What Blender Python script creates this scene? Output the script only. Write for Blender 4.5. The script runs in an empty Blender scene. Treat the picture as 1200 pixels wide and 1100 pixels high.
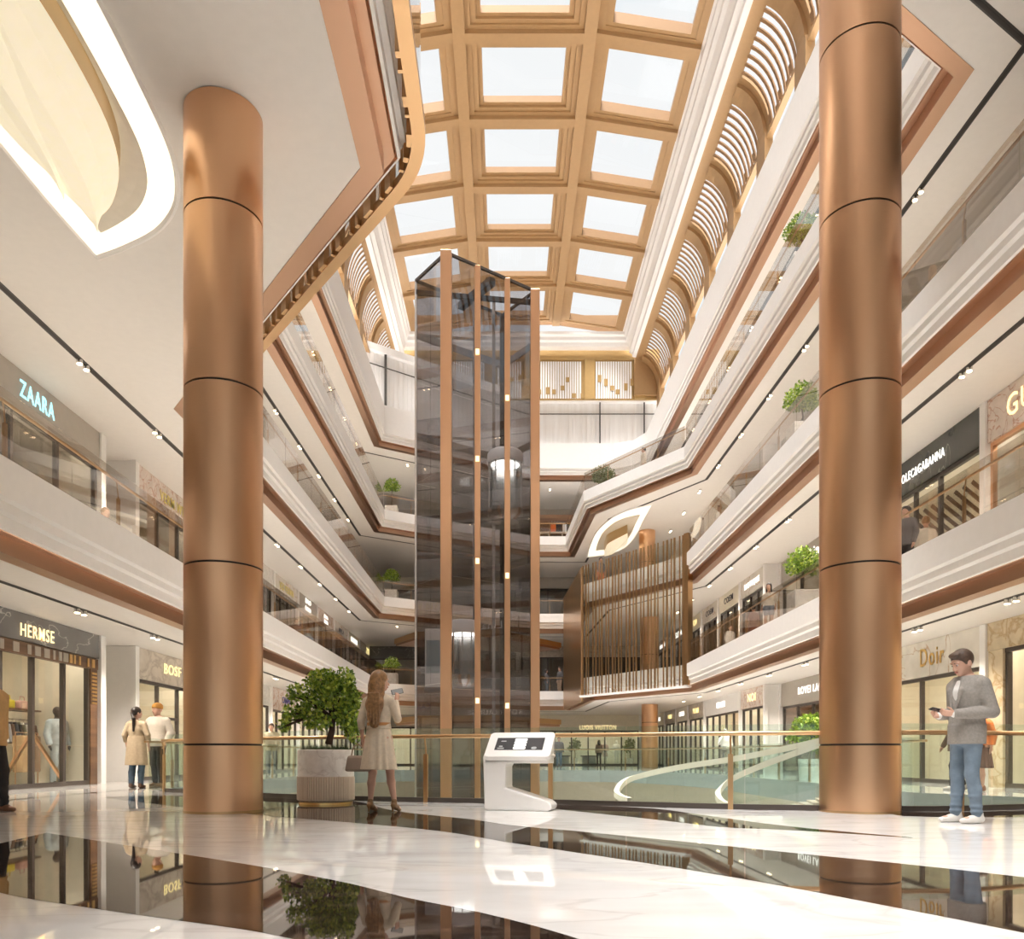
import bpy, bmesh, math, random
import numpy as np
from mathutils import Vector, Matrix, Euler
from mathutils.geometry import tessellate_polygon
PI = math.pi
SC = bpy.context.scene
COL = SC.collection
rnd = random.Random(7)
F = 933.0; CX = 592.0; CY = 885.0; EYE = 0.70
def at(px, py, Y):
    return Vector(((px-CX)*Y/F, Y, EYE+(CY-py)*Y/F))
def onz(px, py, z):
    d = F*(z-EYE)/(CY-py)
    return ((px-CX)*d/F, d)

# ---------------------------------------------------------------- materials
M = {}
def mk(name):
    m = bpy.data.materials.new(name); m.use_nodes = True
    nt = m.node_tree
    return m, nt, nt.nodes['Principled BSDF'], nt.nodes['Material Output']
def N(nt, typ, **kw):
    n = nt.nodes.new(typ)
    for k, v in kw.items():
        if k.startswith('i_'):
            n.inputs[k[2:].replace('_', ' ')].default_value = v
        else: setattr(n, k, v)
    return n
def c4(c): return (c[0], c[1], c[2], 1.0)
def plain(name, col, rough=.5, metal=0.0, spec=.5, vary=.06, scale=6.0, bump=0.0, emit=None, es=0.0, coat=0.0):
    m, nt, b, out = mk(name)
    tc = N(nt, 'ShaderNodeTexCoord'); no = N(nt, 'ShaderNodeTexNoise'); no.inputs['Scale'].default_value = scale
    no.inputs['Detail'].default_value = 4
    nt.links.new(tc.outputs['Object'], no.inputs['Vector'])
    r = N(nt, 'ShaderNodeValToRGB')
    lo = [max(0, c*(1-vary)) for c in col]; hi = [min(1, c*(1+vary)) for c in col]
    r.color_ramp.elements[0].color = c4(lo); r.color_ramp.elements[1].color = c4(hi)
    r.color_ramp.elements[0].position = .3; r.color_ramp.elements[1].position = .7
    nt.links.new(no.outputs['Fac'], r.inputs['Fac']); nt.links.new(r.outputs['Color'], b.inputs['Base Color'])
    b.inputs['Roughness'].default_value = rough; b.inputs['Metallic'].default_value = metal
    b.inputs['Specular IOR Level'].default_value = spec
    if coat: b.inputs['Coat Weight'].default_value = coat
    if emit: b.inputs['Emission Color'].default_value = c4(emit); b.inputs['Emission Strength'].default_value = es
    if bump:
        bu = N(nt, 'ShaderNodeBump'); bu.inputs['Strength'].default_value = bump; bu.inputs['Distance'].default_value = .01
        n2 = N(nt, 'ShaderNodeTexNoise'); n2.inputs['Scale'].default_value = scale*12
        nt.links.new(tc.outputs['Object'], n2.inputs['Vector'])
        nt.links.new(n2.outputs['Fac'], bu.inputs['Height']); nt.links.new(bu.outputs['Normal'], b.inputs['Normal'])
    M[name] = m; return m
def marble(name, base, vein, rough=.08, scale=.9, sharp=.05, tint=None, spec=.5, dist=3.0, stretch=(1,1,1)):
    m, nt, b, out = mk(name)
    tc = N(nt, 'ShaderNodeTexCoord'); mp = N(nt, 'ShaderNodeMapping'); mp.inputs['Scale'].default_value = stretch
    nt.links.new(tc.outputs['Object'], mp.inputs['Vector'])
    n1 = N(nt, 'ShaderNodeTexNoise'); n1.inputs['Scale'].default_value = scale; n1.inputs['Detail'].default_value = 6; n1.inputs['Distortion'].default_value = dist*.4
    nt.links.new(mp.outputs[0], n1.inputs['Vector'])
    sb = N(nt, 'ShaderNodeMath', operation='SUBTRACT'); sb.inputs[1].default_value = .5
    ab = N(nt, 'ShaderNodeMath', operation='ABSOLUTE')
    nt.links.new(n1.outputs['Fac'], sb.inputs[0]); nt.links.new(sb.outputs[0], ab.inputs[0])
    r = N(nt, 'ShaderNodeValToRGB'); r.color_ramp.elements[0].position = 0; r.color_ramp.elements[1].position = sharp
    r.color_ramp.elements[0].color = c4(vein); r.color_ramp.elements[1].color = c4(base)
    nt.links.new(ab.outputs[0], r.inputs['Fac'])
    n2 = N(nt, 'ShaderNodeTexNoise'); n2.inputs['Scale'].default_value = scale*2.7; n2.inputs['Detail'].default_value = 5
    nt.links.new(mp.outputs[0], n2.inputs['Vector'])
    mx = N(nt, 'ShaderNodeMixRGB', blend_type='MULTIPLY'); mx.inputs['Fac'].default_value = 1
    r2 = N(nt, 'ShaderNodeValToRGB'); t = tint or (.86, .85, .84)
    r2.color_ramp.elements[0].color = c4(t); r2.color_ramp.elements[1].color = (1, 1, 1, 1)
    r2.color_ramp.elements[0].position = .3; r2.color_ramp.elements[1].position = .6
    nt.links.new(n2.outputs['Fac'], r2.inputs['Fac']); nt.links.new(r.outputs['Color'], mx.inputs[1]); nt.links.new(r2.outputs['Color'], mx.inputs[2])
    nt.links.new(mx.outputs[0], b.inputs['Base Color'])
    b.inputs['Roughness'].default_value = rough; b.inputs['Specular IOR Level'].default_value = spec
    M[name] = m; return m
def glass(name, tint, refl=1.0, rough=.0):
    m, nt, b, out = mk(name); nt.nodes.remove(b)
    t = N(nt, 'ShaderNodeBsdfTransparent'); t.inputs['Color'].default_value = c4(tint)
    g = N(nt, 'ShaderNodeBsdfGlossy'); g.inputs['Roughness'].default_value = rough; g.inputs['Color'].default_value = (1, 1, 1, 1)
    lw = N(nt, 'ShaderNodeLayerWeight'); lw.inputs['Blend'].default_value = .5
    pw = N(nt, 'ShaderNodeMath', operation='POWER'); pw.inputs[1].default_value = 5.0
    ma = N(nt, 'ShaderNodeMath', operation='MULTIPLY_ADD'); ma.inputs[1].default_value = .9; ma.inputs[2].default_value = .04
    mu = N(nt, 'ShaderNodeMath', operation='MULTIPLY'); mu.inputs[1].default_value = refl; mu.use_clamp = True
    nt.links.new(lw.outputs['Facing'], pw.inputs[0]); nt.links.new(pw.outputs[0], ma.inputs[0]); nt.links.new(ma.outputs[0], mu.inputs[0])
    mix = N(nt, 'ShaderNodeMixShader')
    nt.links.new(mu.outputs[0], mix.inputs[0])
    nt.links.new(t.outputs[0], mix.inputs[1]); nt.links.new(g.outputs[0], mix.inputs[2]); nt.links.new(mix.outputs[0], out.inputs['Surface'])
    M[name] = m; return m
def brushed(name, col, rough=.25, var=.08, sc=(60, 60, .6), aniso=0):
    m, nt, b, out = mk(name)
    tc = N(nt, 'ShaderNodeTexCoord'); mp = N(nt, 'ShaderNodeMapping'); mp.inputs['Scale'].default_value = sc
    no = N(nt, 'ShaderNodeTexNoise'); no.inputs['Scale'].default_value = 2.0; no.inputs['Detail'].default_value = 6
    nt.links.new(tc.outputs['Object'], mp.inputs['Vector']); nt.links.new(mp.outputs[0], no.inputs['Vector'])
    r = N(nt, 'ShaderNodeMapRange'); r.inputs['To Min'].default_value = rough-var; r.inputs['To Max'].default_value = rough+var
    nt.links.new(no.outputs['Fac'], r.inputs['Value']); nt.links.new(r.outputs[0], b.inputs['Roughness'])
    b.inputs['Base Color'].default_value = c4(col); b.inputs['Metallic'].default_value = 1.0
    if aniso:
        b.inputs['Anisotropic'].default_value = aniso
        tg = N(nt, 'ShaderNodeTangent', direction_type='RADIAL', axis='Z'); nt.links.new(tg.outputs[0], b.inputs['Tangent'])
    M[name] = m; return m
def stripes(name, c1, c2, scale, axis='X', rough=.5, detail=2):
    m, nt, b, out = mk(name)
    tc = N(nt, 'ShaderNodeTexCoord'); w = N(nt, 'ShaderNodeTexNoise'); mp = N(nt, 'ShaderNodeMapping')
    s = {'X': (scale, .15, .15), 'Y': (.15, scale, .15), 'Z': (.15, .15, scale), 'XY': (scale, scale, .15)}[axis]
    mp.inputs['Scale'].default_value = s; w.inputs['Scale'].default_value = 1.0; w.inputs['Detail'].default_value = detail
    nt.links.new(tc.outputs['Object'], mp.inputs['Vector']); nt.links.new(mp.outputs[0], w.inputs['Vector'])
    r = N(nt, 'ShaderNodeValToRGB'); r.color_ramp.elements[0].color = c4(c1); r.color_ramp.elements[1].color = c4(c2)
    r.color_ramp.elements[0].position = .35; r.color_ramp.elements[1].position = .62
    nt.links.new(w.outputs['Fac'], r.inputs['Fac']); nt.links.new(r.outputs['Color'], b.inputs['Base Color'])
    b.inputs['Roughness'].default_value = rough
    M[name] = m; return m
def emis(name, col, s):
    m, nt, b, out = mk(name)
    b.inputs['Base Color'].default_value = c4(col); b.inputs['Emission Color'].default_value = c4(col); b.inputs['Emission Strength'].default_value = s
    M[name] = m; return m
def leafmat(name, c1, c2, c3):
    m, nt, b, out = mk(name)
    g = N(nt, 'ShaderNodeNewGeometry'); r = N(nt, 'ShaderNodeValToRGB')
    r.color_ramp.elements[0].color = c4(c1); r.color_ramp.elements[1].color = c4(c3)
    e = r.color_ramp.elements.new(.5); e.color = c4(c2)
    nt.links.new(g.outputs['Random Per Island'], r.inputs['Fac']); nt.links.new(r.outputs['Color'], b.inputs['Base Color'])
    b.inputs['Roughness'].default_value = .4
    M[name] = m; return m

marble('marble_white', (.86, .845, .83), (.745, .725, .71), rough=.022, scale=.8, sharp=.022, dist=4, stretch=(.55, 1.6, 1), tint=(.90, .885, .87))
marble('marble_dark', (.030, .018, .013), (.075, .05, .038), rough=.022, scale=1.1, sharp=.05, stretch=(.6, 2.2, 1), tint=(.6, .6, .6))
marble('marble_pink', (.72, .62, .55), (.50, .28, .2), rough=.2, scale=1.6, sharp=.03, dist=5)
marble('marble_cream', (.78, .73, .66), (.55, .38, .26), rough=.2, scale=.7, sharp=.012, dist=2)
marble('marble_grey', (.16, .155, .15), (.42, .4, .38), rough=.15, scale=.6, sharp=.008, dist=2)
marble('marble_black', (.045, .047, .042), (.2, .2, .18), rough=.12, scale=.7, sharp=.008, dist=2)
marble('travertine', (.66, .55, .38), (.48, .33, .17), rough=.35, scale=1.5, sharp=.05, dist=2)
marble('stone_tan', (.62, .55, .47), (.45, .38, .32), rough=.3, scale=1.2, sharp=.06)
marble('plaster_white', (.88, .85, .81), (.74, .70, .66), rough=.4, scale=3.0, sharp=.03)
plain('white_paint', (.84, .815, .79), rough=.42, vary=.015)
plain('ceiling_paint', (.77, .73, .685), rough=.6, vary=.015)
plain('wall_paint', (.74, .70, .65), rough=.6, vary=.02)
plain('cream_wall', (.80, .74, .62), rough=.6, vary=.03)
plain('taupe_wall', (.42, .38, .33), rough=.6, vary=.03)
plain('slab_green', (.30, .33, .31), rough=.3, vary=.05)
plain('slab_beige', (.55, .49, .39), rough=.4, vary=.04)
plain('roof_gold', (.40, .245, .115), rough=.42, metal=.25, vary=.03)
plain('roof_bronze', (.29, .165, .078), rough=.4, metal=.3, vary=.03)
plain('gold_paint', (.46, .30, .12), rough=.4, metal=.3, vary=.03)
brushed('copper', (.76, .465, .28), rough=.30, var=.04, aniso=.75)
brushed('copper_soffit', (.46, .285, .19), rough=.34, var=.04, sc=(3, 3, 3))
brushed('bronze', (.56, .36, .19), rough=.3, var=.05, sc=(8, 8, 8))
brushed('brass', (.80, .56, .24), rough=.3, var=.05, sc=(8, 8, 8))
brushed('steel', (.62, .60, .58), rough=.25, var=.05)
plain('seam_black', (.02, .014, .01), rough=.6)
plain('dark_frame', (.055, .042, .034), rough=.35, vary=.05)
plain('track_dark', (.045, .038, .032), rough=.5, vary=.1)
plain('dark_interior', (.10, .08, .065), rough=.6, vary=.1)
plain('kiosk_white', (.80, .77, .74), rough=.32, vary=.01)
plain('screen_dark', (.035, .035, .038), rough=.15)
plain('screen_grey', (.35, .36, .36), rough=.3)
emis('screen_white', (.95, .94, .92), .45)
glass('glass_clear', (.89, .95, .93), 1.1)
glass('glass_gallery', (.80, .775, .745), 1.1)
glass('glass_smoke', (.72, .71, .715), 1.2)
glass('glass_shop', (.96, .97, .96), .9)
glass('glass_sky', (.97, .99, 1.0), .6)
glass('glass_car', (.78, .84, .87), 1.4)
emis('light_cove', (1.0, .925, .76), .80)
plain('light_shade', (.82, .76, .62), rough=.5, emit=(1, .88, .62), es=.36)
emis('lamp_soft', (1.0, .95, .88), 4.0)
emis('light_spot', (1.0, .82, .55), 9.0)
emis('light_shop', (1.0, .90, .74), 9.0)
emis('sign_white', (1.0, .97, .92), 1.1)
emis('sign_gold', (1.0, .80, .45), .9)
emis('sign_cyan', (.40, .85, .95), 1.0)
emis('sign_amber', (1.0, .86, .42), .8)
plain('letter_gold', (.70, .45, .14), rough=.3, metal=.6)
plain('letter_blue', (.05, .06, .30), rough=.4)
plain('letter_dark', (.03, .03, .05), rough=.4)
plain('letter_yellow', (.75, .62, .16), rough=.4)
stripes('oak', (.68, .57, .46), (.80, .70, .59), 30, 'XY', .5)
stripes('walnut', (.09, .045, .022), (.16, .085, .045), 6, 'Z', .4)
stripes('flute_white', (.76, .73, .70), (.82, .80, .78), 5, 'X', .6)
leafmat('leaf', (.075, .16, .014), (.21, .34, .03), (.50, .60, .08))
leafmat('leaf_olive', (.06, .09, .02), (.13, .16, .04), (.22, .25, .08))
leafmat('grass', (.02, .05, .01), (.04, .09, .02), (.08, .14, .03))
plain('bark', (.06, .035, .022), rough=.8, vary=.3, scale=20)
plain('soil', (.04, .028, .02), rough=.9, vary=.3, scale=30)

# ---------------------------------------------------------------- mesh helper
class MB:
    def __init__(s): s.v = []; s.f = []
    def add(s, vs, fs):
        o = len(s.v); s.v += [tuple(v) for v in vs]; s.f += [tuple(i+o for i in f) for f in fs]
    def box(s, x0, x1, y0, y1, z0, z1):
        s.add([(x0,y0,z0),(x1,y0,z0),(x1,y1,z0),(x0,y1,z0),(x0,y0,z1),(x1,y0,z1),(x1,y1,z1),(x0,y1,z1)],
              [(0,3,2,1),(4,5,6,7),(0,1,5,4),(1,2,6,5),(2,3,7,6),(3,0,4,7)])
        return s
    def bar(s, a, b, w, h, up=Vector((0,0,1))):           # rectangular bar from a to b, w sideways, h along up
        a = Vector(a); b = Vector(b); d = (b-a).normalized(); sd = d.cross(up)
        if sd.length < 1e-5: sd = Vector((1,0,0))
        sd.normalize(); u = sd.cross(d).normalized(); vs = []
        for p in (a, b):
            for (i, j) in ((-1,-1),(1,-1),(1,1),(-1,1)): vs.append(p+sd*(w/2*i)+u*(h/2*j))
        s.add(vs, [(0,3,2,1),(4,5,6,7),(0,1,5,4),(1,2,6,5),(2,3,7,6),(3,0,4,7)]); return s
    def tube(s, pts, r, n=8, cap=True):
        pts = [Vector(p) for p in pts]; rs = r if isinstance(r, (list, tuple)) else [r]*len(pts); vs = []; fs = []
        ref = Vector((0,0,1)); 
        for i, p in enumerate(pts):
            d = (pts[min(i+1, len(pts)-1)]-pts[max(i-1, 0)]).normalized()
            a = d.cross(ref if abs(d.dot(ref)) < .95 else Vector((1,0,0))).normalized(); b = d.cross(a)
            for k in range(n):
                t = 2*PI*k/n; vs.append(p+a*(math.cos(t)*rs[i])+b*(math.sin(t)*rs[i]))
        for i in range(len(pts)-1):
            for k in range(n):
                k2 = (k+1) % n; fs.append((i*n+k, i*n+k2, (i+1)*n+k2, (i+1)*n+k))
        if cap: fs.append(tuple(range(n))[::-1]); fs.append(tuple((len(pts)-1)*n+k for k in range(n)))
        s.add(vs, fs); return s
    def lathe(s, prof, c=(0,0,0), n=48, cap=True):          # prof: (r, z)
        vs = []; fs = []
        for (r, z) in prof:
            for k in range(n):
                t = 2*PI*k/n; vs.append((c[0]+r*math.cos(t), c[1]+r*math.sin(t), c[2]+z))
        for i in range(len(prof)-1):
            for k in range(n):
                k2 = (k+1) % n; fs.append((i*n+k, i*n+k2, (i+1)*n+k2, (i+1)*n+k))
        if cap: fs.append(tuple(range(n))[::-1]); fs.append(tuple((len(prof)-1)*n+k for k in range(n)))
        s.add(vs, fs); return s
    def prism(s, poly, z0, z1):
        n = len(poly); vs = [(p[0],p[1],z0) for p in poly]+[(p[0],p[1],z1) for p in poly]
        fs = [tuple(range(n))[::-1], tuple(range(n, 2*n))]+[(i, (i+1)%n, n+(i+1)%n, n+i) for i in range(n)]
        s.add(vs, fs); return s
    def xprism(s, poly, x0, x1):                            # poly in (y, z)
        n = len(poly); vs = [(x0,p[0],p[1]) for p in poly]+[(x1,p[0],p[1]) for p in poly]
        fs = [tuple(range(n))[::-1], tuple(range(n, 2*n))]+[(i, (i+1)%n, n+(i+1)%n, n+i) for i in range(n)]
        s.add(vs, fs); return s
    def yprism(s, poly, y0, y1):                            # poly in (x, z)
        n = len(poly); vs = [(p[0],y0,p[1]) for p in poly]+[(p[0],y1,p[1]) for p in poly]
        fs = [tuple(range(n)), tuple(range(n, 2*n))[::-1]]+[(i, n+i, n+(i+1)%n, (i+1)%n) for i in range(n)]
        s.add(vs, fs); return s
    def flat(s, loops, z):                                  # polygon with holes
        ls = [[Vector((p[0], p[1], 0)) for p in l] for l in loops]
        tr = tessellate_polygon(ls); vs = [(p[0], p[1], z) for l in loops for p in l]
        s.add(vs, [tuple(t) for t in tr]); return s
    def strip(s, A, B, closed=False):
        n = len(A); s.add(list(A)+list(B), [(i, (i+1)%n, n+(i+1)%n, n+i) for i in range(n if closed else n-1)]); return s
    def ball(s, c, R, n=16, m=10):
        vs = []; fs = []; R = R if isinstance(R, (tuple, list)) else (R, R, R)
        for i in range(m+1):
            a = PI*i/m
            for k in range(n):
                t = 2*PI*k/n; vs.append((c[0]+R[0]*math.sin(a)*math.cos(t), c[1]+R[1]*math.sin(a)*math.sin(t), c[2]+R[2]*math.cos(a)))
        for i in range(m):
            for k in range(n):
                k2 = (k+1) % n; fs.append((i*n+k, (i+1)*n+k, (i+1)*n+k2, i*n+k2))
        s.add(vs, fs); return s
    def build(s, name, mat, parent=None, smooth=False, bevel=0.0, world=True, recalc=True):
        o0 = Vector((0,0,0)); r = None
        if parent is not None and world:
            r = parent
            o0 = Vector(r.location)
            while r.parent: r = r.parent; o0 += Vector(r.location)
        me = bpy.data.meshes.new(name)
        me.from_pydata([(v[0]-o0.x, v[1]-o0.y, v[2]-o0.z) for v in s.v], [], s.f)
        if recalc:
            bm = bmesh.new(); bm.from_mesh(me); bmesh.ops.recalc_face_normals(bm, faces=bm.faces); bm.to_mesh(me); bm.free()
        me.materials.append(M[mat] if isinstance(mat, str) else mat)
        if smooth:
            me.polygons.foreach_set('use_smooth', [True]*len(me.polygons))
            if smooth != 'all': me.set_sharp_from_angle(angle=math.radians(40))
        o = bpy.data.objects.new(name, me); COL.objects.link(o)
        if parent is not None: o.parent = parent
        if bevel:
            b = o.modifiers.new('bevel', 'BEVEL'); b.width = bevel; b.segments = 2; b.limit_method = 'ANGLE'; b.angle_limit = .6
        return o
def tag(o, label, cat, group=None, kind=None):
    if label: o['label'] = label
    if cat: o['category'] = cat
    if group: o['group'] = group
    if kind: o['kind'] = kind
    return o
def thing(name, label, cat, loc=(0,0,0), rz=0.0, group=None):
    o = bpy.data.objects.new(name, None); COL.objects.link(o); o.empty_display_size = .1
    o.location = loc; o.rotation_euler = (0, 0, rz); return tag(o, label, cat, group)
def struct(o): o['kind'] = 'structure'; return o
_cnt = {}
def num(base):
    _cnt[base] = _cnt.get(base, 0)+1; return '%s_%d' % (base, _cnt[base])
def dup(root, loc, rz=None, label=None, group=None, scale=None):
    r = root.copy(); COL.objects.link(r); r.location = loc
    if rz is not None: r.rotation_euler = (0, 0, rz)
    if scale: r.scale = (scale,)*3
    if label: r['label'] = label
    if group: r['group'] = group
    for ch in list(root.children):
        c = ch.copy(); COL.objects.link(c); c.parent = r
        for g in ch.children:
            d = g.copy(); COL.objects.link(d); d.parent = c
    return r
def text(s, size, mat, parent, pos, right, up, name='sign_lettering', depth=.03, offset=.012, world=True, spacing=1.0, width=None):
    cu = bpy.data.curves.new(name, 'FONT'); cu.body = s; cu.size = size; cu.extrude = depth/2; cu.offset = offset*size
    cu.align_x = 'CENTER'; cu.align_y = 'CENTER'; cu.resolution_u = 3; cu.space_character = spacing
    t = bpy.data.objects.new(name, cu); COL.objects.link(t)
    dg = bpy.context.evaluated_depsgraph_get(); me = bpy.data.meshes.new_from_object(t.evaluated_get(dg))
    COL.objects.unlink(t); bpy.data.objects.remove(t)
    r = Vector(right).normalized(); u = Vector(up).normalized(); n = r.cross(u)
    sx = 1.0
    if width:
        xs = [v.co.x for v in me.vertices]; sx = width/(max(xs)-min(xs))
    o0 = Vector((0,0,0)); q = parent
    if world:
        while q: o0 += Vector(q.location); q = q.parent
    p = Vector(pos)-o0
    for v in me.vertices: v.co = p+r*(v.co.x*sx)+u*v.co.y+n*v.co.z
    me.materials.clear(); me.materials.append(M[mat])
    o = bpy.data.objects.new(name, me); COL.objects.link(o); o.parent = parent
    return o
def offs(poly, d, closed=True):
    n = len(poly); out = []
    for i in range(n):
        p = Vector(poly[i][:2])
        a = Vector(poly[i-1][:2]) if (closed or i > 0) else None
        b = Vector(poly[(i+1) % n][:2]) if (closed or i < n-1) else None
        nn = []
        for (u, v) in ((a, p), (p, b)):
            if u is not None and v is not None and (v-u).length > 1e-6:
                e = (v-u).normalized(); nn.append(Vector((-e.y, e.x)))
        if len(nn) == 2:
            m = nn[0]+nn[1]; m = m/max(m.dot(nn[0]), .25) if m.length > 1e-6 else nn[0]
            m = m*1.0
            k = 1.0/max((nn[0]+nn[1]).normalized().dot(nn[0]), .4); m = (nn[0]+nn[1]).normalized()*k
        else: m = nn[0]
        out.append((p.x+m.x*d, p.y+m.y*d))
    return out
def sweep(mb, poly, prof, closed=True):                     # prof: (offset, z)
    rows = [[(x, y, z) for (x, y) in offs(poly, o, closed)] for (o, z) in prof]
    for a, b in zip(rows[:-1], rows[1:]): mb.strip(a, b, closed)
    return mb
def spline(pts, n=8):
    P = [Vector(p) for p in pts]; P = [P[0]*2-P[1]]+P+[P[-1]*2-P[-2]]; out = []
    for i in range(1, len(P)-2):
        for k in range(n):
            t = k/n; a, b, c, d = P[i-1:i+3]
            out.append(.5*((2*b)+(c-a)*t+(2*a-5*b+4*c-d)*t*t+(3*b-a-3*c+d)*t**3))
    out.append(P[-2]); return out
def roundc(poly, i, r, n=6):                                # round corner i of an open poly
    p = Vector(poly[i]); a = (Vector(poly[i-1])-p).normalized()*r+p; b = (Vector(poly[i+1])-p).normalized()*r+p
    arc = [tuple((1-t)*(1-t)*a+2*t*(1-t)*p+t*t*b) for t in [k/n for k in range(n+1)]]
    return list(poly[:i])+arc+list(poly[i+1:])
WORLD=0.74; SUN=15.5; EXPO=0.38
# ================================================================= ARCHITECTURE
ZC = {1: 3.65, 2: 8.65, 3: 13.65, 4: 18.60}                 # soffit of each slab
ZB = {k: v+.25 for k, v in ZC.items()}                       # foot of the white fascia
ZT = {k: v+.95 for k, v in ZB.items()}; ZT[4] = ZB[4]+2.0
ZF = {0: 0.0, 1: 4.65, 2: 9.60, 3: 14.60, 4: 19.55}
XL, XR = -10.05, 10.88
far = [(-6.95, 45.8), (1.9, 51.4), (3.9, 51.4), (4.2, 42.6), (8.2, 36.5)]
POLY = {1: [(-6.95, -6)]+far+[(8.2, -6)],
        2: [(-1.3, -6), (-1.3, 11.0), (-6.95, 18.5)]+far+[(8.2, -6)],
        3: [(-6.95, -6)]+far+[(8.2, 15.4), (3.0, 12.05), (3.0, -6)],
        4: [(-6.95, -6), (-6.95, 45.8), (1.9, 51.4), (7.0, 51.4), (8.2, 50.9), (8.8, 49.6), (8.8, -6)]}
RECT = [(-12.9, -10), (13.7, -10), (13.7, 63), (-12.9, 63)]
for L in (1, 2, 3, 4):
    P = POLY[L]; zb, zt, zc, zf = ZB[L], ZT[L], ZC[L], ZF[L]
    m = MB(); sweep(m, P, [(.28, zf), (.28, zt), (0, zt), (0, zb+.40), (.07, zb+.36), (.07, zb+.23), (.14, zb+.19), (.14, zb+.02), (.18, zb)])
    struct(m.build(num('trim'), 'white_paint'))
    m = MB(); sweep(m, P, [(.18, zb), (.20, zb+.03), (.22, zb), (.36, zb), (.36, zc+.012)])
    sweep(m, P, [(.36, zc+.012), (.36, zc-.0), (.66, zc-.0), (.66, zc+.05)])
    struct(m.build(num('trim'), 'copper_soffit'))
    m = MB(); m.flat([RECT, offs(P, .66)], zc+.01); struct(m.build('ceiling', 'ceiling_paint'))
    m = MB(); m.flat([RECT, offs(P, .28)], zf); struct(m.build('floor', 'marble_white'))
    # slab core, so that light does not leak between soffit and floor
# ---- ground floor with the opening to the level below
rail_pts = [(-6.5, 15.4), (-4.5, 13.75), (-2.7, 12.65), (-1.13, 12.0), (.71, 11.45), (2.9, 10.45), (4.3, 10.12), (5.6, 10.05), (7.4, 10.75), (8.8, 11.9)]
RAIL = [(p.x, p.y) for p in spline([Vector((x, y, 0)) for x, y in rail_pts], 6)]
VOID = RAIL+[(9.3, 12.7), (8.7, 13.5), (7.7, 15.0), (7.9, 20), (7.9, 29.5), (7.3, 32.5), (6.3, 35.5), (4.5, 37.6), (2.0, 38.3), (-5.0, 38.3), (-7.1, 36.0), (-7.15, 16.2)]
m = MB(); m.flat([[(-16, -10), (16, -10), (16, 64), (-16, 64)], VOID], 0.0); struct(m.build('floor', 'marble_white'))
m = MB(); V = VOID
m.strip([(x, y, 0) for x, y in V], [(x, y, -.55) for x, y in V], True)
struct(m.build(num('trim'), 'slab_green'))
m = MB(); Vo = offs(V, .0); Vi = offs(V, -1.6)
m.strip([(x, y, -.55) for x, y in Vo], [(x, y, -.55) for x, y in Vi], True)
struct(m.build('ceiling', 'slab_beige'))
m = MB(); m.strip([(x, y, -.55) for x, y in Vi], [(x, y, -5) for x, y in Vi], True); struct(m.build('wall_below', 'slab_beige'))
m = MB(); m.box(-12, 14, 8, 44, -5.1, -5.0); struct(m.build('floor', 'marble_white'))
# dark bands of the paving
def inlay(up, lo, mat='marble_dark', z=.0015, n=6):
    U = spline([Vector((x, y, z)) for x, y in up], n); Lw = spline([Vector((x, y, z)) for x, y in lo], n)
    k = 40
    def rs(P):
        s = [0]
        for a, b in zip(P[:-1], P[1:]): s.append(s[-1]+(b-a).length)
        out = []
        for i in range(k+1):
            t = s[-1]*i/k
            for j in range(len(P)-1):
                if s[j+1] >= t-1e-9:
                    f = (t-s[j])/max(s[j+1]-s[j], 1e-9); out.append(P[j].lerp(P[j+1], f)); break
        return out
    m = MB(); m.strip(rs(U), rs(Lw)); return struct(m.build(num('trim'), mat))
inlay([(-4.15, 7.20), (-2.33, 5.68), (-1.555, 5.02), (-.907, 4.41), (-.48, 3.91), (-.095, 3.53), (.277, 3.04), (.6, 2.4), (.8, 1.7)],
      [(-3.95, 5.9), (-3.3, 4.75), (-2.58, 4.06), (-1.935, 3.67), (-1.396, 3.38), (-.977, 3.155), (-.6, 2.85), (-.2, 2.4), (.1, 1.7)])
inlay([(-6.7, 13.5), (-5.6, 13.9), (-4.3, 13.35), (-3.2, 12.75), (-2.36, 12.3), (-1.39, 10.05), (-.364, 8.71), (.07, 7.96), (.6, 7.42), (1.44, 6.47), (2.22, 5.53), (2.6, 5.10), (2.98, 4.57), (3.5, 3.7), (3.8, 2.8)],
      [(-6.7, 13.3), (-5.7, 12.2), (-4.46, 10.9), (-2.85, 9.33), (-1.73, 8.4), (-.65, 7.42), (.034, 6.4), (.554, 5.68), (1.095, 4.91), (1.487, 4.27), (1.83, 3.59), (2.05, 3.14), (2.3, 2.4)])
inlay([(.45, 11.35), (1.2, 11.1), (1.95, 10.5), (2.33, 9.33), (2.8, 7.87), (3.46, 6.8)],
      [(.45, 11.1), (.67, 10.4), (1.58, 8.8), (2.12, 7.77), (2.63, 7.5), (3.46, 6.75)])
inlay([(4.6, 9.95), (5.6, 9.85), (7.2, 10.4), (9.0, 11.6)], [(4.6, 9.2), (5.3, 9.0), (7.4, 9.2), (9.0, 9.9)])
inlay([(-8.1, 4), (-7.9, 12.5), (-7.8, 16.5), (-7.8, 21)], [(-7.9, 4), (-7.72, 12.5), (-7.62, 16.5), (-7.62, 21)], z=.001)
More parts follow.
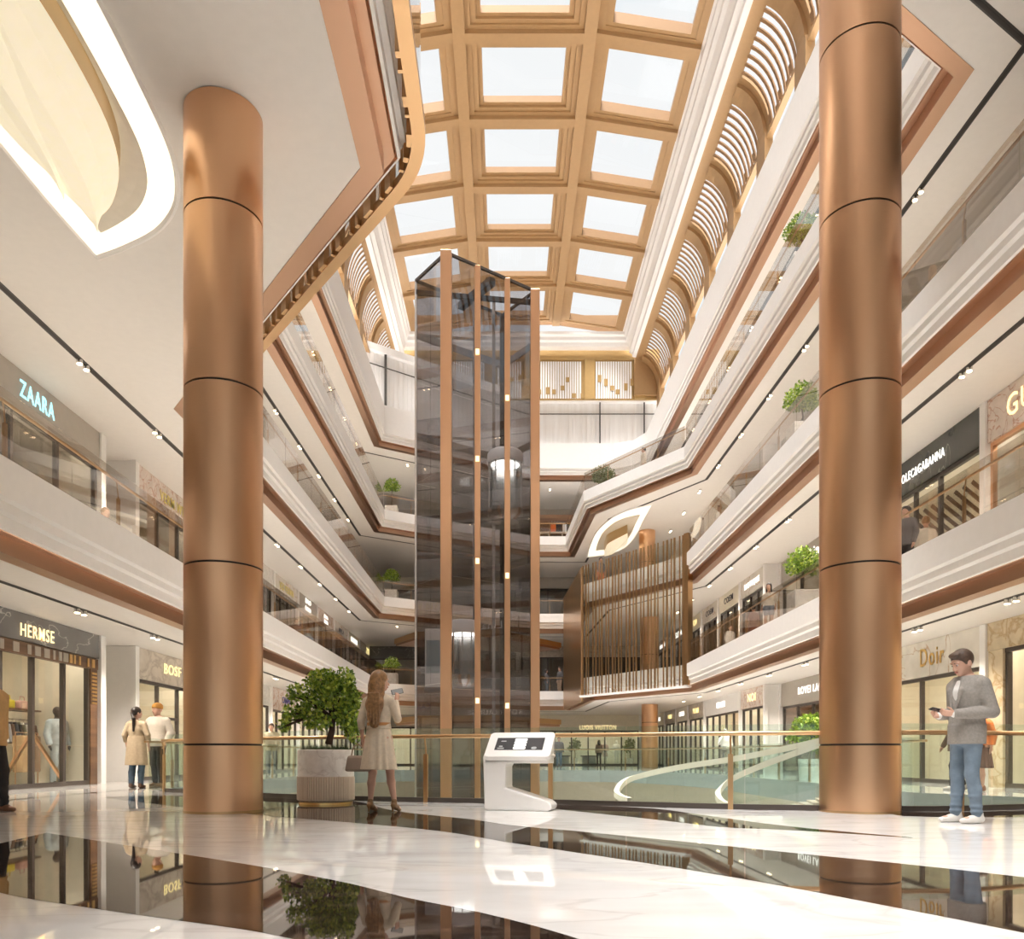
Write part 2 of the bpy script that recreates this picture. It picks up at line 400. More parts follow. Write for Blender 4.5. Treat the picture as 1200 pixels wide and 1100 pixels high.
# ---- outer shell
m = MB(); m.box(-16.2, -12.9, -10, 63, -5, 19.5); struct(m.build('wall_left', 'wall_paint'))
m = MB(); m.box(13.7, 16.2, -10, 63, -5, 19.5); struct(m.build('wall_right', 'wall_paint'))
m = MB(); m.box(-16.2, 16.2, 62, 63, -5, 19.5); struct(m.build('wall_far', 'wall_paint'))
m = MB()
m.box(-16.2, 16.2, -10.4, -10, -5, .3); m.box(-16.2, 16.2, -10.4, -10, 17.6, 29); m.box(-16.2, -9.6, -10.4, -10, .3, 17.6); m.box(10.4, 16.2, -10.4, -10, .3, 17.6)
for x in (-6.5, -1.4, 1.9, 7.0): m.box(x-.55, x+.55, -10.4, -10, .3, 17.6)
struct(m.build('wall_back', 'wall_paint'))
for (x0, x1) in ((-9.6, -7.05), (-5.95, -1.95), (-.85, 1.35), (2.45, 6.45), (7.55, 10.4)):  # added glazing in the unseen back wall, to bring daylight onto the foreground
    w = MB()
    for z in (.3, 3.6, 8.6, 13.6, 17.5): w.box(x0, x1, -10.28, -10.16, z, z+.1)
    w.box(x0, x0+.08, -10.28, -10.16, .3, 17.6); w.box(x1-.08, x1, -10.28, -10.16, .3, 17.6)
    wo = struct(w.build(num('window'), 'dark_frame')); g = MB(); g.box(x0, x1, -10.23, -10.21, .3, 17.6); g.build('pane', 'glass_shop', wo)

# ---- roof: barrel of copper coffers
XC = .75; RZ = 28.72; Y1 = 51.75; DY = 4.15; NR = 14
def ring(mb, A, B):                                           # A outer 4 pts, B inner 4 pts
    mb.strip(A, B, True)
def panel(mb, win_mb, glass_mb, u0, z0, u1, z1, ya, yb, hu0, hu1, hy0, hy1, steps):
    du = Vector((u1-u0, 0, z1-z0)); L = du.length; du.normalize(); nrm = Vector((-du.z, 0, du.x))
    if nrm.z < 0: nrm = -nrm
    def P(s, y, h): return Vector((XC+u0, 0, z0))+du*s+nrm*h+Vector((0, y, 0))
    def R(s0, s1, y0, y1, h): return [P(s0, y0, h), P(s1, y0, h), P(s1, y1, h), P(s0, y1, h)]
    cur = R(0, L, ya, yb, 0)
    s0, s1, y0, y1 = 0, L, ya, yb; h = 0
    fr = [(0, L, ya, yb)]
    for (f, hh) in steps:                                     # f: 0 outer .. 1 opening ; hh depth upward
        a0 = 0+(hu0)*f; a1 = L-(L-hu1)*f; b0 = ya+(hy0-ya)*f; b1 = yb-(yb-hy1)*f
        nxt = R(a0, a1, b0, b1, h); tgt = mb if f < .99 else win_mb
        ring(mb, cur, nxt)
        nx2 = R(a0, a1, b0, b1, h+hh); ring(tgt, nxt, nx2); cur = nx2; h += hh
    glass_mb.add(cur, [(0, 1, 2, 3)])
lat = MB()
for r in range(NR):
    yb = Y1-DY*r; ya = yb-DY
    # longitudinal beams
    for sgn in (-1, 1):
        lat.box(XC+sgn*2.55-.24, XC+sgn*2.55+.24, ya, yb, RZ-.12, RZ+.25)
    # cross beams, following the fold of the vault
    for (u0, z0, u1, z1) in ((-2.31, RZ, 2.31, RZ), (2.79, RZ+.02, 6.85, RZ-.62), (-6.85, RZ-.62, -2.79, RZ+.02)):
        lat.bar((XC+u0, ya, (z0)+.05), (XC+u1, ya, (z1)+.05), .46, .36)
    for (u0, z0, u1, z1, hs) in ((-2.31, RZ+.03, 2.31, RZ+.03, 0), (2.79, RZ+.05, 6.85, RZ-.59, 1), (-6.85, RZ-.59, -2.79, RZ+.05, -1)):
        w = MB(); g = MB()
        L = math.hypot(u1-u0, z1-z0); a = ya+.23; b = yb-.23
        if hs == 0: panel(lat, w, g, u0, z0, u1, z1, a, b, .62, L-.62, a+.52, b-.52, [(.35, .07), (.7, .10), (1.0, .28)])
        else:
            e0, e1 = (.58, L-.52) if hs > 0 else (.52, L-.58)
            panel(lat, w, g, u0, z0, u1, z1, a, b, e0, e1, a+.34, b-.34, [(.55, .04), (1.0, .42)])
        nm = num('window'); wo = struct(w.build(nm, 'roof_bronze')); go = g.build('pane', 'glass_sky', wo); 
struct(lat.build('ceiling', 'roof_gold'))
Y0 = Y1-DY*NR
# white cornice on both flanks and at the far end
def flank(sgn):
    pr = [(6.80, RZ-.95), (6.80, RZ-.55), (6.95, RZ-.62), (6.95, RZ-.80), (7.08, RZ-.92), (7.08, RZ-1.12), (7.22, RZ-1.22), (7.34, RZ-1.55), (7.34, RZ-1.75), (7.52, RZ-1.85), (7.55, RZ-2.02), (7.78, RZ-2.06)]
    m = MB()
    pr = pr[1:]
    m.strip([(XC+sgn*pr[0][0], Y0, 0)]*1+[], [])if False else None
    for a, b in zip(pr[:-1], pr[1:]):
        m.add([(XC+sgn*a[0], Y0, a[1]), (XC+sgn*a[0], Y1+.2, a[1]), (XC+sgn*b[0], Y1+.2, b[1]), (XC+sgn*b[0], Y0, b[1])], [(0, 1, 2, 3)])
    struct(m.build(num('trim'), 'white_paint'))
flank(1); flank(-1)
m = MB()
pr = [(Y1-.30, RZ-.62), (Y1-.30, RZ-.80), (Y1-.14, RZ-.88), (Y1-.14, RZ-1.10), (Y1+.0, RZ-1.18), (Y1+.05, RZ-1.42), (Y1+.5, RZ-1.45)]
for a, b in zip(pr[:-1], pr[1:]):
    m.add([(XC-7.7, a[0], a[1]), (XC+7.7, a[0], a[1]), (XC+7.7, b[0], b[1]), (XC-7.7, b[0], b[1])], [(0, 1, 2, 3)])
struct(m.build(num('trim'), 'white_paint'))
m = MB(); m.add([(XC-6.85, Y1, RZ-.7), (XC-2.5, Y1, RZ-.05), (XC+2.5, Y1, RZ-.05), (XC+6.85, Y1, RZ-.7), (XC+6.85, Y1+.02, RZ+.6), (XC-6.85, Y1+.02, RZ+.6)], [(0, 1, 2, 3, 4, 5)])
struct(m.build(num('trim'), 'roof_bronze'))
# coves with curved louvres
def cove(sgn, uo, zo, ub, zb2):
    def arc(t):                                                # quarter ellipse from (uo, zo) out and down to (ub, zb2)
        return (uo+(ub-uo)*math.sin(t*PI/2), zb2+(zo-zb2)*math.cos(t*PI/2))
    T = [i/12 for i in range(13)]
    rib = MB()
    def solid(y0, y1, t0, t1, th, mbx, nseg=10):
        ts = [t0+(t1-t0)*i/nseg for i in range(nseg+1)]
        lo = [arc(t) for t in ts]
        mid = (uo, zb2)
        def out(p): 
            d = Vector((p[0]-uo+.3, p[1]-zb2+.3)).normalized(); return (p[0]+d.x*th, p[1]+d.y*th)
        up = [out(p) for p in lo]
        A = [(XC+sgn*p[0], y0, p[1]) for p in lo]; B = [(XC+sgn*p[0], y1, p[1]) for p in lo]
        C = [(XC+sgn*p[0], y1, p[1]) for p in up]; D = [(XC+sgn*p[0], y0, p[1]) for p in up]
        mbx.strip(A, B); mbx.strip(B, C); mbx.strip(C, D); mbx.strip(D, A)
        mbx.add([A[0], B[0], C[0], D[0]], [(0, 1, 2, 3)]); mbx.add([A[-1], B[-1], C[-1], D[-1]], [(0, 1, 2, 3)])
    solid(Y0, Y1+1.8, 0, .2, .12, rib)
    for r in range(NR+1):
        y = Y1-DY*r
        solid(y-.62, y+.62, .18, 1.0, .16, rib); solid(y-.34, y+.34, .18, 1.0, -.14, rib)
        b = arc(1.0)
        rib.box(XC+sgn*b[0]-.16, XC+sgn*b[0]+.16, y-.5, y+.5, 21.4, zb2+.1)
    rib.box(min(XC+sgn*(ub-.1), XC+sgn*(ub+.12)), max(XC+sgn*(ub-.1), XC+sgn*(ub+.12)), Y0, Y1, zb2-.12, zb2+.02)
    struct(rib.build('ceiling', 'roof_gold'))
    for r in range(NR):
        yb = Y1-DY*r-.62; ya = Y1-DY*(r+1)+.62; w = MB(); n = 8
        for k in range(n):
            yy = ya+(yb-ya)*(k+.5)/n
            e = .86 if k % 3 == 1 else (.93 if k % 3 == 2 else 1.0)
            solid(yy-.065, yy+.065, .18, 1.0, .05, w, 9)
            if e < 1: solid(yy-.085, yy+.21, e-.05, e+.05, .05, w, 2)
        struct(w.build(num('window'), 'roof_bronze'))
cove(1, 7.78, 26.68, 9.35, 24.45)
cove(-1, 7.70, 26.68, 8.75, 24.30)

# ---- topmost gallery: fluted white screen wall and gold frieze at the far end
def fluted(mb, a, b, z0, z1, pitch=.30, depth=.03):
    a = Vector(a); b = Vector(b); d = b-a; n = max(2, int(d.length/pitch)); e = d.normalized(); nr = Vector((e.y, -e.x))
    pts = []
    for i in range(n):
        p = a+d*(i/n); q = a+d*((i+.62)/n)
        pts += [p, p+nr*depth, q+nr*depth, q]
    pts.append(b)
    mb.strip([(p.x, p.y, z0) for p in pts], [(p.x, p.y, z1) for p in pts])
m = MB(); fluted(m, (-8.6, 46.0), (1.5, 53.5), 19.5, 24.3); fluted(m, (1.5, 53.5), (10.4, 53.5), 19.5, 24.3); struct(m.build('wall_gallery', 'flute_white'))
m = MB(); m.bar((-8.6, 45.9, 24.5), (1.5, 53.4, 24.5), .5, .4); m.bar((1.4, 53.4, 24.5), (10.4, 53.4, 24.5), .5, .4); struct(m.build(num('trim'), 'white_paint'))
m = MB()
for z in (23.55,): m.bar((-8.55, 45.85, z), (1.5, 53.3, z), .04, .05); m.bar((1.5, 53.3, z), (10.4, 53.3, z), .04, .05)
for t in (.15,): p = Vector((-8.55, 45.85, 0)).lerp(Vector((1.5, 53.3, 0)), t); m.box(p.x-.07, p.x+.07, p.y-.1, p.y-.02, 19.6, 24.3)
for x in (6.34, 9.3): m.box(x-.04, x+.04, 53.2, 53.3, 19.6, 24.3)
struct(m.build(num('trim'), 'track_dark'))
m = MB(); m.box(XC-7.4, XC+9.4, 52.35, 52.5, 24.1, 27.4); 
m.box(XC-7.4, XC+9.4, 52.25, 52.36, 26.65, 26.9)
for x in (-4.6, -.9, 1.62, 5.55, 8.85): m.box(x-.34, x+.34, 52.2, 52.38, 24.1, 26.7)
struct(m.build('wall_gable', 'gold_paint'))
for (x0, x1) in ((-4.2, -1.3), (-.5, 1.25), (2.0, 5.15), (5.95, 8.45)):
    m = MB(); [m.box(x0+.16*i, x0+.16*i+.11, 52.27, 52.33, 24.15, 26.55) for i in range(int((x1-x0)/.16))]; w = struct(m.build(num('window'), 'white_paint'))
    g = MB()
    k = x0+.12
    while k < x1-.2:
        z = 24.15+rnd.choice([0, .25, .5, .8, 1.05])*1.0; g.box(k, k+.24, 52.22, 52.27, z, z+rnd.choice([.3, .45])); k += rnd.choice([.34, .42, .55])
    g.build('gold_inlay', 'gold_paint', w)
# right-hand rounded spandrel
m = MB(); pts = [(XC+7.7, 24.3)]+[(XC+7.7+1.75*math.sin(t*PI/16), 24.3+2.5*math.cos(t*PI/16)) for t in range(9)]
m.yprism(pts, 52.1, 52.3); pts2 = [(2*XC-x, z) for x, z in pts]; m.yprism(pts2, 52.1, 52.3); struct(m.build(num('trim'), 'roof_gold'))

# ---- ceiling slots with twin spots
def slot(pts, L, w=.14):
    z = ZC[L]; m = MB(); m2 = MB(); A = offs(pts, -w/2, False); B = offs(pts, w/2, False)
    m.strip([(x, y, z+.006) for x, y in A], [(x, y, z+.006) for x, y in B])
    m2.strip([(x, y, z+.001) for x, y in offs(pts, -w/2-.03, False)], [(x, y, z+.001) for x, y in A]); m2.strip([(x, y, z+.001) for x, y in B], [(x, y, z+.001) for x, y in offs(pts, w/2+.03, False)])
    for q in m.v: pass
    t = struct(m.build(num('trim'), 'track_dark')); 
    b = MB(); b.strip([(x, y, z-.004) for x, y in offs(pts, -.035, False)], [(x, y, z-.004) for x, y in offs(pts, .035, False)]); b.build('track_rail', 'seam_black', t)
farS = [(-8.55, 46.9), (1.6, 53.4), (5.4, 53.4), (5.7, 43.6), (9.45, 37.4)]
slot([(-8.6, -4)]+farS+[(9.5, -4)], 1)
slot([(-8.55, 16)]+farS+[(9.5, -4)], 2)
slot([(-8.6, -4)]+farS+[(9.5, 14.5), (7.0, 13.0), (4.5, 11.4)], 3)
slot([(-8.5, -4), (-8.5, 46.9), (1.6, 53.2)], 4); slot([(10.3, -4), (10.3, 50)], 4)
slot([(-8.55, 6), (-8.55, 16)], 2)
base = thing('ceiling_spotlight', '', 'spotlight', (0, 0, 0))
for dy in (-.13, .13):
    m = MB(); m.lathe([(.06, 0), (.06, -.10)], (0, dy, .02), 14); h = m.build('lamp_head', 'steel', base, smooth=True)
    m = MB(); m.lathe([(.05, 0), (.05, -.012)], (0, dy, -.082), 14); m.build('bulb', 'light_spot', h, smooth=True)
ORD = ['nearest', 'second', 'third', 'fourth', 'fifth', 'sixth', 'seventh', 'eighth', 'ninth', 'tenth', 'eleventh', 'twelfth', 'thirteenth']
LEVN = {1: 'ground floor', 2: 'first gallery', 3: 'second gallery', 4: 'third gallery'}
first = True
def spot(x, y, L, side, k, energy):
    global first
    lab = 'twin ceiling spot, %s from the front in the %s slot above the %s' % (ORD[k], side, LEVN[L])
    grp = 'twin spots in the %s ceiling slot above the %s' % (side, LEVN[L])
    if first: o = base; o.location = (x, y, ZC[L]); tag(o, lab, 'spotlight', grp); first = False
    else: o = dup(base, (x, y, ZC[L]), 0, lab, grp)
    if energy:
        ld = bpy.data.lights.new('spot_beam', 'SPOT'); ld.energy = energy; ld.color = (1, .90, .78); ld.spot_size = 2.3; ld.spot_blend = .9; ld.shadow_soft_size = .12
        lo = bpy.data.objects.new('spot_beam', ld); COL.objects.link(lo); lo.parent = o; lo.location = (0, 0, -.14)
SE = 200
for k in range(10):
    y = 12.7+3.43*k
    spot(-8.6, y, 1, 'left', k, SE*1.6); spot(9.5, y-1.2, 1, 'right', k, SE*1.4)
    spot(-8.55, y, 2, 'left', k, SE*(3.2 if k < 3 else 1.2)); spot(9.5, y+.3, 2, 'right', k, SE)
    if k < 10:
        spot(-8.6, y, 3, 'left', k, SE)
        if k > 0: spot(9.5, y+2.2, 3, 'right', k-1, SE)
        spot(-8.5, y+2.0, 4, 'left', k, SE); spot(10.3, y, 4, 'right', k, SE)
for (x, y, L, e) in ((-6.6, 48.6, 2, SE), (-6.0, 48.9, 4, SE), (-5.0, 49.6, 4, 0), (3.0, 53.4, 4, SE)):
    o = dup(base, (x, y, ZC[L]), 0, 'twin ceiling spot at far end of %s, %s' % (LEVN[L], {(-6.6): 'left of the lift tower', (-6.0): 'by the far left corner', (-5.0): 'just left of the lift tower', 3.0: 'right of the lift tower'}[x]), 'twin spots over the far gallery ends')
# ================================================================= COLUMNS
def column(x, y, r, z0, z1, seams, label, n=72):
    t = thing('copper_column', label, 'column', (x, y, z0))
    zs = [z0]+seams+[z1]
    for a, b in zip(zs[:-1], zs[1:]):
        m = MB(); m.lathe([(r-.02, a+.012), (r, a+.012), (r, b-.012), (r-.02, b-.012)], (x, y, 0), n, cap=False); m.build('shaft_drum', 'copper', t, smooth=True)
    for s in seams: m = MB(); m.lathe([(r-.015, s-.02), (r-.015, s+.02)], (x, y, 0), n, cap=False); o = m.build('seam_ring', 'seam_black', t, smooth='all')
    m = MB(); m.lathe([(r+.006, z0), (r+.006, z0+.03), (r-.02, z0+.03)], (x, y, 0), n, cap=False); m.build('foot_ring', 'bronze', t, smooth=True)
    return t
sy = lambda py, d: EYE+(CY-py)*d/F
SM = [sy(y, 9.47) for y in (872, 657, 443, 232)]
column(-3.51, 9.93, .47, 0, ZC[2]+.01, SM, 'tall copper-clad column with black seam rings at left, by the potted tree')
column(4.42, 9.93, .47, 0, ZC[3]+.01, [sy(y, 9.47) for y in (872, 657, 443, 233, 27)]+[sy(27, 9.47)+2.13], 'tall copper-clad column with black seam rings at right, beside man in grey blazer')
column(8.35, 46.0, .47, 0, ZC[1]+.01, [2.6], 'distant copper column on the ground floor below slatted screen', 40)
column(8.35, 46.0, .47, ZF[1], ZC[2]+.01, [6.5], 'distant copper column behind the copper slatted screen', 40)
column(8.2, 46.0, .47, ZF[2], ZC[3]+.01, [11.8], 'distant copper column under the far leaf-shaped ceiling light', 40)

# ================================================================= BALUSTRADES
def balus(label, poly, zb, gh=.98, mat='glass_gallery', off=.06, sp=3.4, name='glass_balustrade', cat='balustrade', rail=True, group=None, handz=.86, posts=True, side=1):
    c = poly[len(poly)//2]; t = thing(name, label, cat, (c[0], c[1], zb), 0, group)
    g = offs(poly, off, False); hr = offs(poly, off+.08*side, False)
    for a, b in zip(g[:-1], g[1:]):
        a = Vector(a); b = Vector(b); L = (b-a).length; n = max(1, round(L/sp)); e = (b-a).normalized()
        for i in range(n):
            p = a+e*(L*i/n+.012); q = a+e*(L*(i+1)/n-.012)
            m = MB(); m.bar((p.x, p.y, zb+gh/2), (q.x, q.y, zb+gh/2), .016, gh); m.build('glass_panel', mat, t)
    if rail:
        m = MB(); m.tube([(x, y, zb+handz) for x, y in hr], .026, 8); m.build('handrail', 'bronze', t, smooth=True)
    if posts:
        for a, b, c2, d2 in zip(g[:-1], g[1:], hr[:-1], hr[1:]):
            a = Vector(a); b = Vector(b); c2 = Vector(c2); d2 = Vector(d2); L = (b-a).length; n = max(1, round(L/sp))
            for i in range(n):
                f = (i+.5)/n; h = c2.lerp(d2, f); p = a.lerp(b, f); p = p+(h-p)*.6
                m = MB(); m.box(p.x-.025, p.x+.025, p.y-.025, p.y+.025, zb-.2, zb+handz*.62)
                m.tube([(p.x, p.y, zb+handz*.6), (p.x, p.y+.0, zb+handz*.68), (h.x, h.y, zb+handz-.01)], .011, 6); m.build('post', 'bronze', t)
    return t
for L, nm in ((1, 'first'), (2, 'second'), (3, 'third')):
    z = ZT[L]
    left = [(-6.95, 3), (-6.95, 45.8)] if L != 2 else [(-6.95, 18.6), (-6.95, 45.8)]
    balus('glass balustrade with bronze rail along the left side of the %s gallery' % nm, left, z)
    balus('glass balustrade with bronze rail across the far end of the %s gallery' % nm, [(-6.95, 45.8), (1.9, 51.4), (3.9, 51.4)], z)
    if L == 3: balus('glass balustrade around the projecting far right terrace of the third gallery', [(3.9, 51.4), (4.2, 42.6), (8.2, 36.5)], z)
    balus('glass balustrade with bronze rail along the right side of the %s gallery' % nm, [(8.2, 36.4 if L == 3 else 35.6), (8.2, 3 if L != 3 else 15.6)], z)
# slatted balustrade of the near left terrace
t = thing('slatted_balustrade', 'copper slatted glass balustrade round the corner of the near left terrace overhead', 'balustrade', (-1.3, 11.0, ZB[2]))
TP = [(-1.3, -5), (-1.3, 11.0), (-6.9, 18.43)]
TPr = roundc(offs(TP, -.16, False), 1, .7, 8)
m = MB(); A = TPr; sweep(m, A, [(-.09, ZB[2]+.12), (-.09, ZB[2]+.0), (.09, ZB[2]+.0), (.09, ZB[2]+.12), (-.09, ZB[2]+.12)], False); m.build('base_rail', 'bronze', t)
m = MB(); sweep(m, A, [(-.03, ZB[2]+.12), (-.03, ZB[2]+2.3), (-.015, ZB[2]+2.3), (-.015, ZB[2]+.12)], False); m.build('glass_panel', 'glass_gallery', t)
m = MB(); sweep(m, A, [(-.05, ZB[2]+2.3), (-.05, ZB[2]+2.36), (.03, ZB[2]+2.36), (.03, ZB[2]+2.3), (-.05, ZB[2]+2.3)], False); m.build('top_rail', 'bronze', t)
def along(poly):
    s = [0]
    for a, b in zip(poly[:-1], poly[1:]): s.append(s[-1]+(Vector(b)-Vector(a)).length)
    def f(d):
        for j in range(len(poly)-1):
            if s[j+1] >= d: 
                a = Vector(poly[j]); b = Vector(poly[j+1]); return a.lerp(b, (d-s[j])/max(s[j+1]-s[j], 1e-9)), (b-a).normalized()
        return Vector(poly[-1]), (Vector(poly[-1])-Vector(poly[-2])).normalized()
    return f, s[-1]
inn = roundc(offs(TP, -.06, False), 1, .75, 8); f, Lt = along(inn)
d = 14.3; k = 0
while d < Lt-.2:
    p, e = f(d); w = [.09, .05, .16, .05, .22][k % 5]
    m = MB(); q = p+e*w; nrm = Vector((e.y, -e.x))*.05
    m.prism([tuple(p-nrm), tuple(q-nrm), tuple(q+nrm), tuple(p+nrm)], ZB[2]+.02, ZB[2]+2.28); m.build('slat', 'bronze', t)
    d += w+[.16, .34, .12, .28, .2][k % 5]; k += 1
# slatted balustrade edges of the near right terrace
balus('glass balustrade on the diagonal edge of the near right terrace high overhead', [(8.2, 15.4), (3.0, 12.05)], ZT[3])
# main rail on the ground floor
main = thing('curved_glass_balustrade', 'curved clear glass balustrade with bronze handrail around the floor opening in front', 'balustrade', (0, 11.6, 0))
f, Lt = along(RAIL); npan = 11
G = [f(Lt*i/60)[0] for i in range(61)]
for i in range(npan):
    pts = [f(Lt*(i+t)/npan)[0] for t in (0.004, .25, .5, .75, .996)]; pts = [(p.x, p.y) for p in pts]
    m = MB(); sweep(m, pts, [(-.05, .06), (-.05, 1.10), (-.064, 1.10), (-.064, .06)], False); m.build('glass_panel', 'glass_clear', main)
m = MB(); sweep(m, [(p.x, p.y) for p in G], [(-.10, .0), (-.10, .07), (-.02, .07), (-.02, 0)], False); m.build('base_channel', 'dark_frame', main)
hp = [(p.x, p.y) for p in offs([(q.x, q.y) for q in G], -.13, False)] if False else offs([(q.x, q.y) for q in G], -.13, False)
m = MB(); m.tube([(hp[0][0]-.02, hp[0][1]+.12, .92)]+[(x, y, .985) for x, y in hp], .03, 10); m.build('handrail', 'bronze', main, smooth=True)
def dist_for(px):                                            # station along the rail seen at image column px
    best = 0; bd = 1e9
    for i in range(801):
        p = f(Lt*i/800)[0]; e = abs(CX+p.x/p.y*F-px)
        if e < bd: bd = e; best = Lt*i/800
    return best
for px in (190, 503, 648, 857, 1118):
    s = dist_for(px); p, e = f(s); nr = Vector((e.y, -e.x)); q = p+nr*.10; h = p+nr*.13
    m = MB(); m.prism([tuple(q-e*.032-nr*.018), tuple(q+e*.032-nr*.018), tuple(q+e*.032+nr*.018), tuple(q-e*.032+nr*.018)], 0, .72)
    m.tube([(q.x, q.y, .70), (q.x, q.y, .80), (h.x, h.y, .93), (h.x, h.y, .97)], .013, 8); m.build('post', 'bronze', main)
# rails around the rest of the opening
vr = VOID[len(RAIL):]
balus('low glass balustrade along the right edge of the floor opening', [(7.75, 15.0), (7.95, 20), (7.95, 29.5)], 0, 1.05, 'glass_clear', -.1, 2.6, handz=.98, side=-1)
balus('low glass balustrade rounding the far edge of the floor opening', [(7.95, 29.5), (7.35, 32.5), (6.35, 35.5), (4.5, 37.65), (2.0, 38.35)], 0, 1.05, 'glass_clear', -.1, 2.6, handz=.98, side=-1)
balus('low glass balustrade along the left edge of the floor opening', [(-5.2, 38.35), (-7.1, 36.0), (-7.15, 16.2)], 0, 1.05, 'glass_clear', -.1, 2.6, handz=.98, side=-1)
# ================================================================= SPIRAL STAIR in the opening
t = thing('spiral_stair', 'pale curved stair with cream handrail bands sinking into the floor opening at right', 'staircase', (6.0, 16.5, -5))
p1 = [at(738, 938, 16.0), at(727, 934, 16.4), at(723, 927, 16.9), at(738, 913, 17.3), at(790, 900, 17.0), at(860, 889, 16.5), at(925, 876, 16.1), at(985, 862, 15.8)]
p2 = [at(852, 944, 15.2), at(844, 938, 15.4), at(842, 929, 15.6), at(856, 914, 15.6), at(885, 900, 15.4), at(930, 883, 15.1), at(985, 864, 14.8)]
for P in (p1, p2):
    S = spline(P, 8); m = MB(); n = len(S)
    rows = [[], [], [], []]
    for i, p in enumerate(S):
        d = (S[min(i+1, n-1)]-S[max(i-1, 0)]); d.z = 0; d.normalize(); nr = Vector((-d.y, d.x, 0))
        for r, (a, b) in zip(rows, ((-.05, -.06), (.05, -.06), (.05, .06), (-.05, .06))): r.append(p+nr*a+Vector((0, 0, b)))
    for i in range(4): m.strip(rows[i], rows[(i+1) % 4])
    m.build('handrail_band', 'cream_wall', t, smooth=True)
    m = MB(); m.strip([p+Vector((0, 0, -.06)) for p in S], [p+Vector((0, 0, -.95)) for p in S]); m.build('stair_glass', 'glass_clear', t)
S1 = spline(p1, 6); S2 = spline(p2, 7); m = MB(); k = min(len(S1), len(S2))
for i in range(k-1):
    a, b = S1[i*len(S1)//k], S2[i*len(S2)//k]; a2, b2 = S1[(i+1)*len(S1)//k], S2[(i+1)*len(S2)//k]
    z = min(a.z, b.z)-1.05
    m.prism([(a.x, a.y), (b.x, b.y), (b2.x, b2.y), (a2.x, a2.y)], z-.12, z)
m.build('treads', 'slab_beige', t)

# ================================================================= LIFT TOWER
A = Vector((-2.37, 32.0)); B = Vector((1.30, 34.65)); C = Vector((-3.80, 33.9)); D = B+C-A
ZL = 20.9; Zb = -5.0
lift = thing('lift_tower', 'tall smoked-glass lift tower with copper posts in the middle of the atrium', 'lift tower', (A.x, A.y, Zb))
def post(p, w, nm='post', z1=ZL):
    m = MB(); m.box(p.x-w/2, p.x+w/2, p.y-w/2, p.y+w/2, Zb, z1); return m.build(nm, 'copper', lift, bevel=.02)
post(A, .44); post(A.lerp(B, .335), .24); post(A.lerp(B, .67), .24); post(B, .40); 
m = MB(); m.box(C.x-.05, C.x+.05, C.y-.05, C.y+.05, Zb, ZL); m.build('corner_profile', 'steel', lift)
m = MB(); m.box(D.x-.12, D.x+.12, D.y-.12, D.y+.12, Zb, ZL); m.build('post', 'dark_frame', lift)
def pane(p, q, z0, z1):
    m = MB(); m.bar((p.x, p.y, (z0+z1)/2), (q.x, q.y, (z0+z1)/2), .02, z1-z0); m.build('glass_pane', 'glass_smoke', lift)
for (p, q, n) in ((A, A.lerp(B, .335), 1), (A.lerp(B, .335), A.lerp(B, .67), 1), (A.lerp(B, .67), B, 1), (C, A, 2), (C, D, 1), (D, B, 1)):
    for i in range(n):
        a = p.lerp(q, i/n+.004); b = p.lerp(q, (i+1)/n-.004)
        for k in range(6): 
            z0 = Zb+(ZL-Zb)*k/6; pane(a, b, z0+.01, Zb+(ZL-Zb)*(k+1)/6-.01)
m = MB()
for (p, q) in ((A, B), (C, A), (C, D), (D, B)): m.bar((p.x, p.y, ZL), (q.x, q.y, ZL), .1, .1)
m.build('top_edge', 'dark_frame', lift)
m = MB()
for z in (ZF[1]-.3, ZF[2]-.3, ZF[3]-.3, 18.6):
    for (p, q) in ((C, D), (D, B)): m.bar((p.x, p.y, z), (q.x, q.y, z), .08, .3)
    m.bar((C.x, C.y, z), (A.lerp(D, .5).x, A.lerp(D, .5).y, z), .05, .1)
m.build('rear_beams', 'steel', lift)
m = MB()
for (s, u) in ((.25, .62), (.75, .62), (.5, .55)):
    p = A.lerp(B, s).lerp(C.lerp(D, s), u); m.box(p.x-.07, p.x+.07, p.y-.07, p.y+.07, Zb, ZL-.2)
m.build('guide_rails', 'steel', lift)
m = MB()
mid1 = A.lerp(B, .5); mid2 = C.lerp(D, .5); m.bar((mid1.x, mid1.y, ZL-.35), (mid2.x, mid2.y, ZL-.35), .3, .3); m.bar((C.x, C.y, ZL-.5), (B.x, B.y, ZL-.5), .12, .2)
m.build('head_beam', 'dark_frame', lift)
for s, zz in ((.335, (17.3, 12.9, 8.7, 2.95)), (.67, (8.3, 2.8, 15.8))):
    for z in zz:
        p = A.lerp(B, s); m = MB(); m.box(p.x-.075, p.x+.075, p.y-.17, p.y-.1, z-.11, z+.11); m.build('wall_lamp', 'sign_gold', lift)
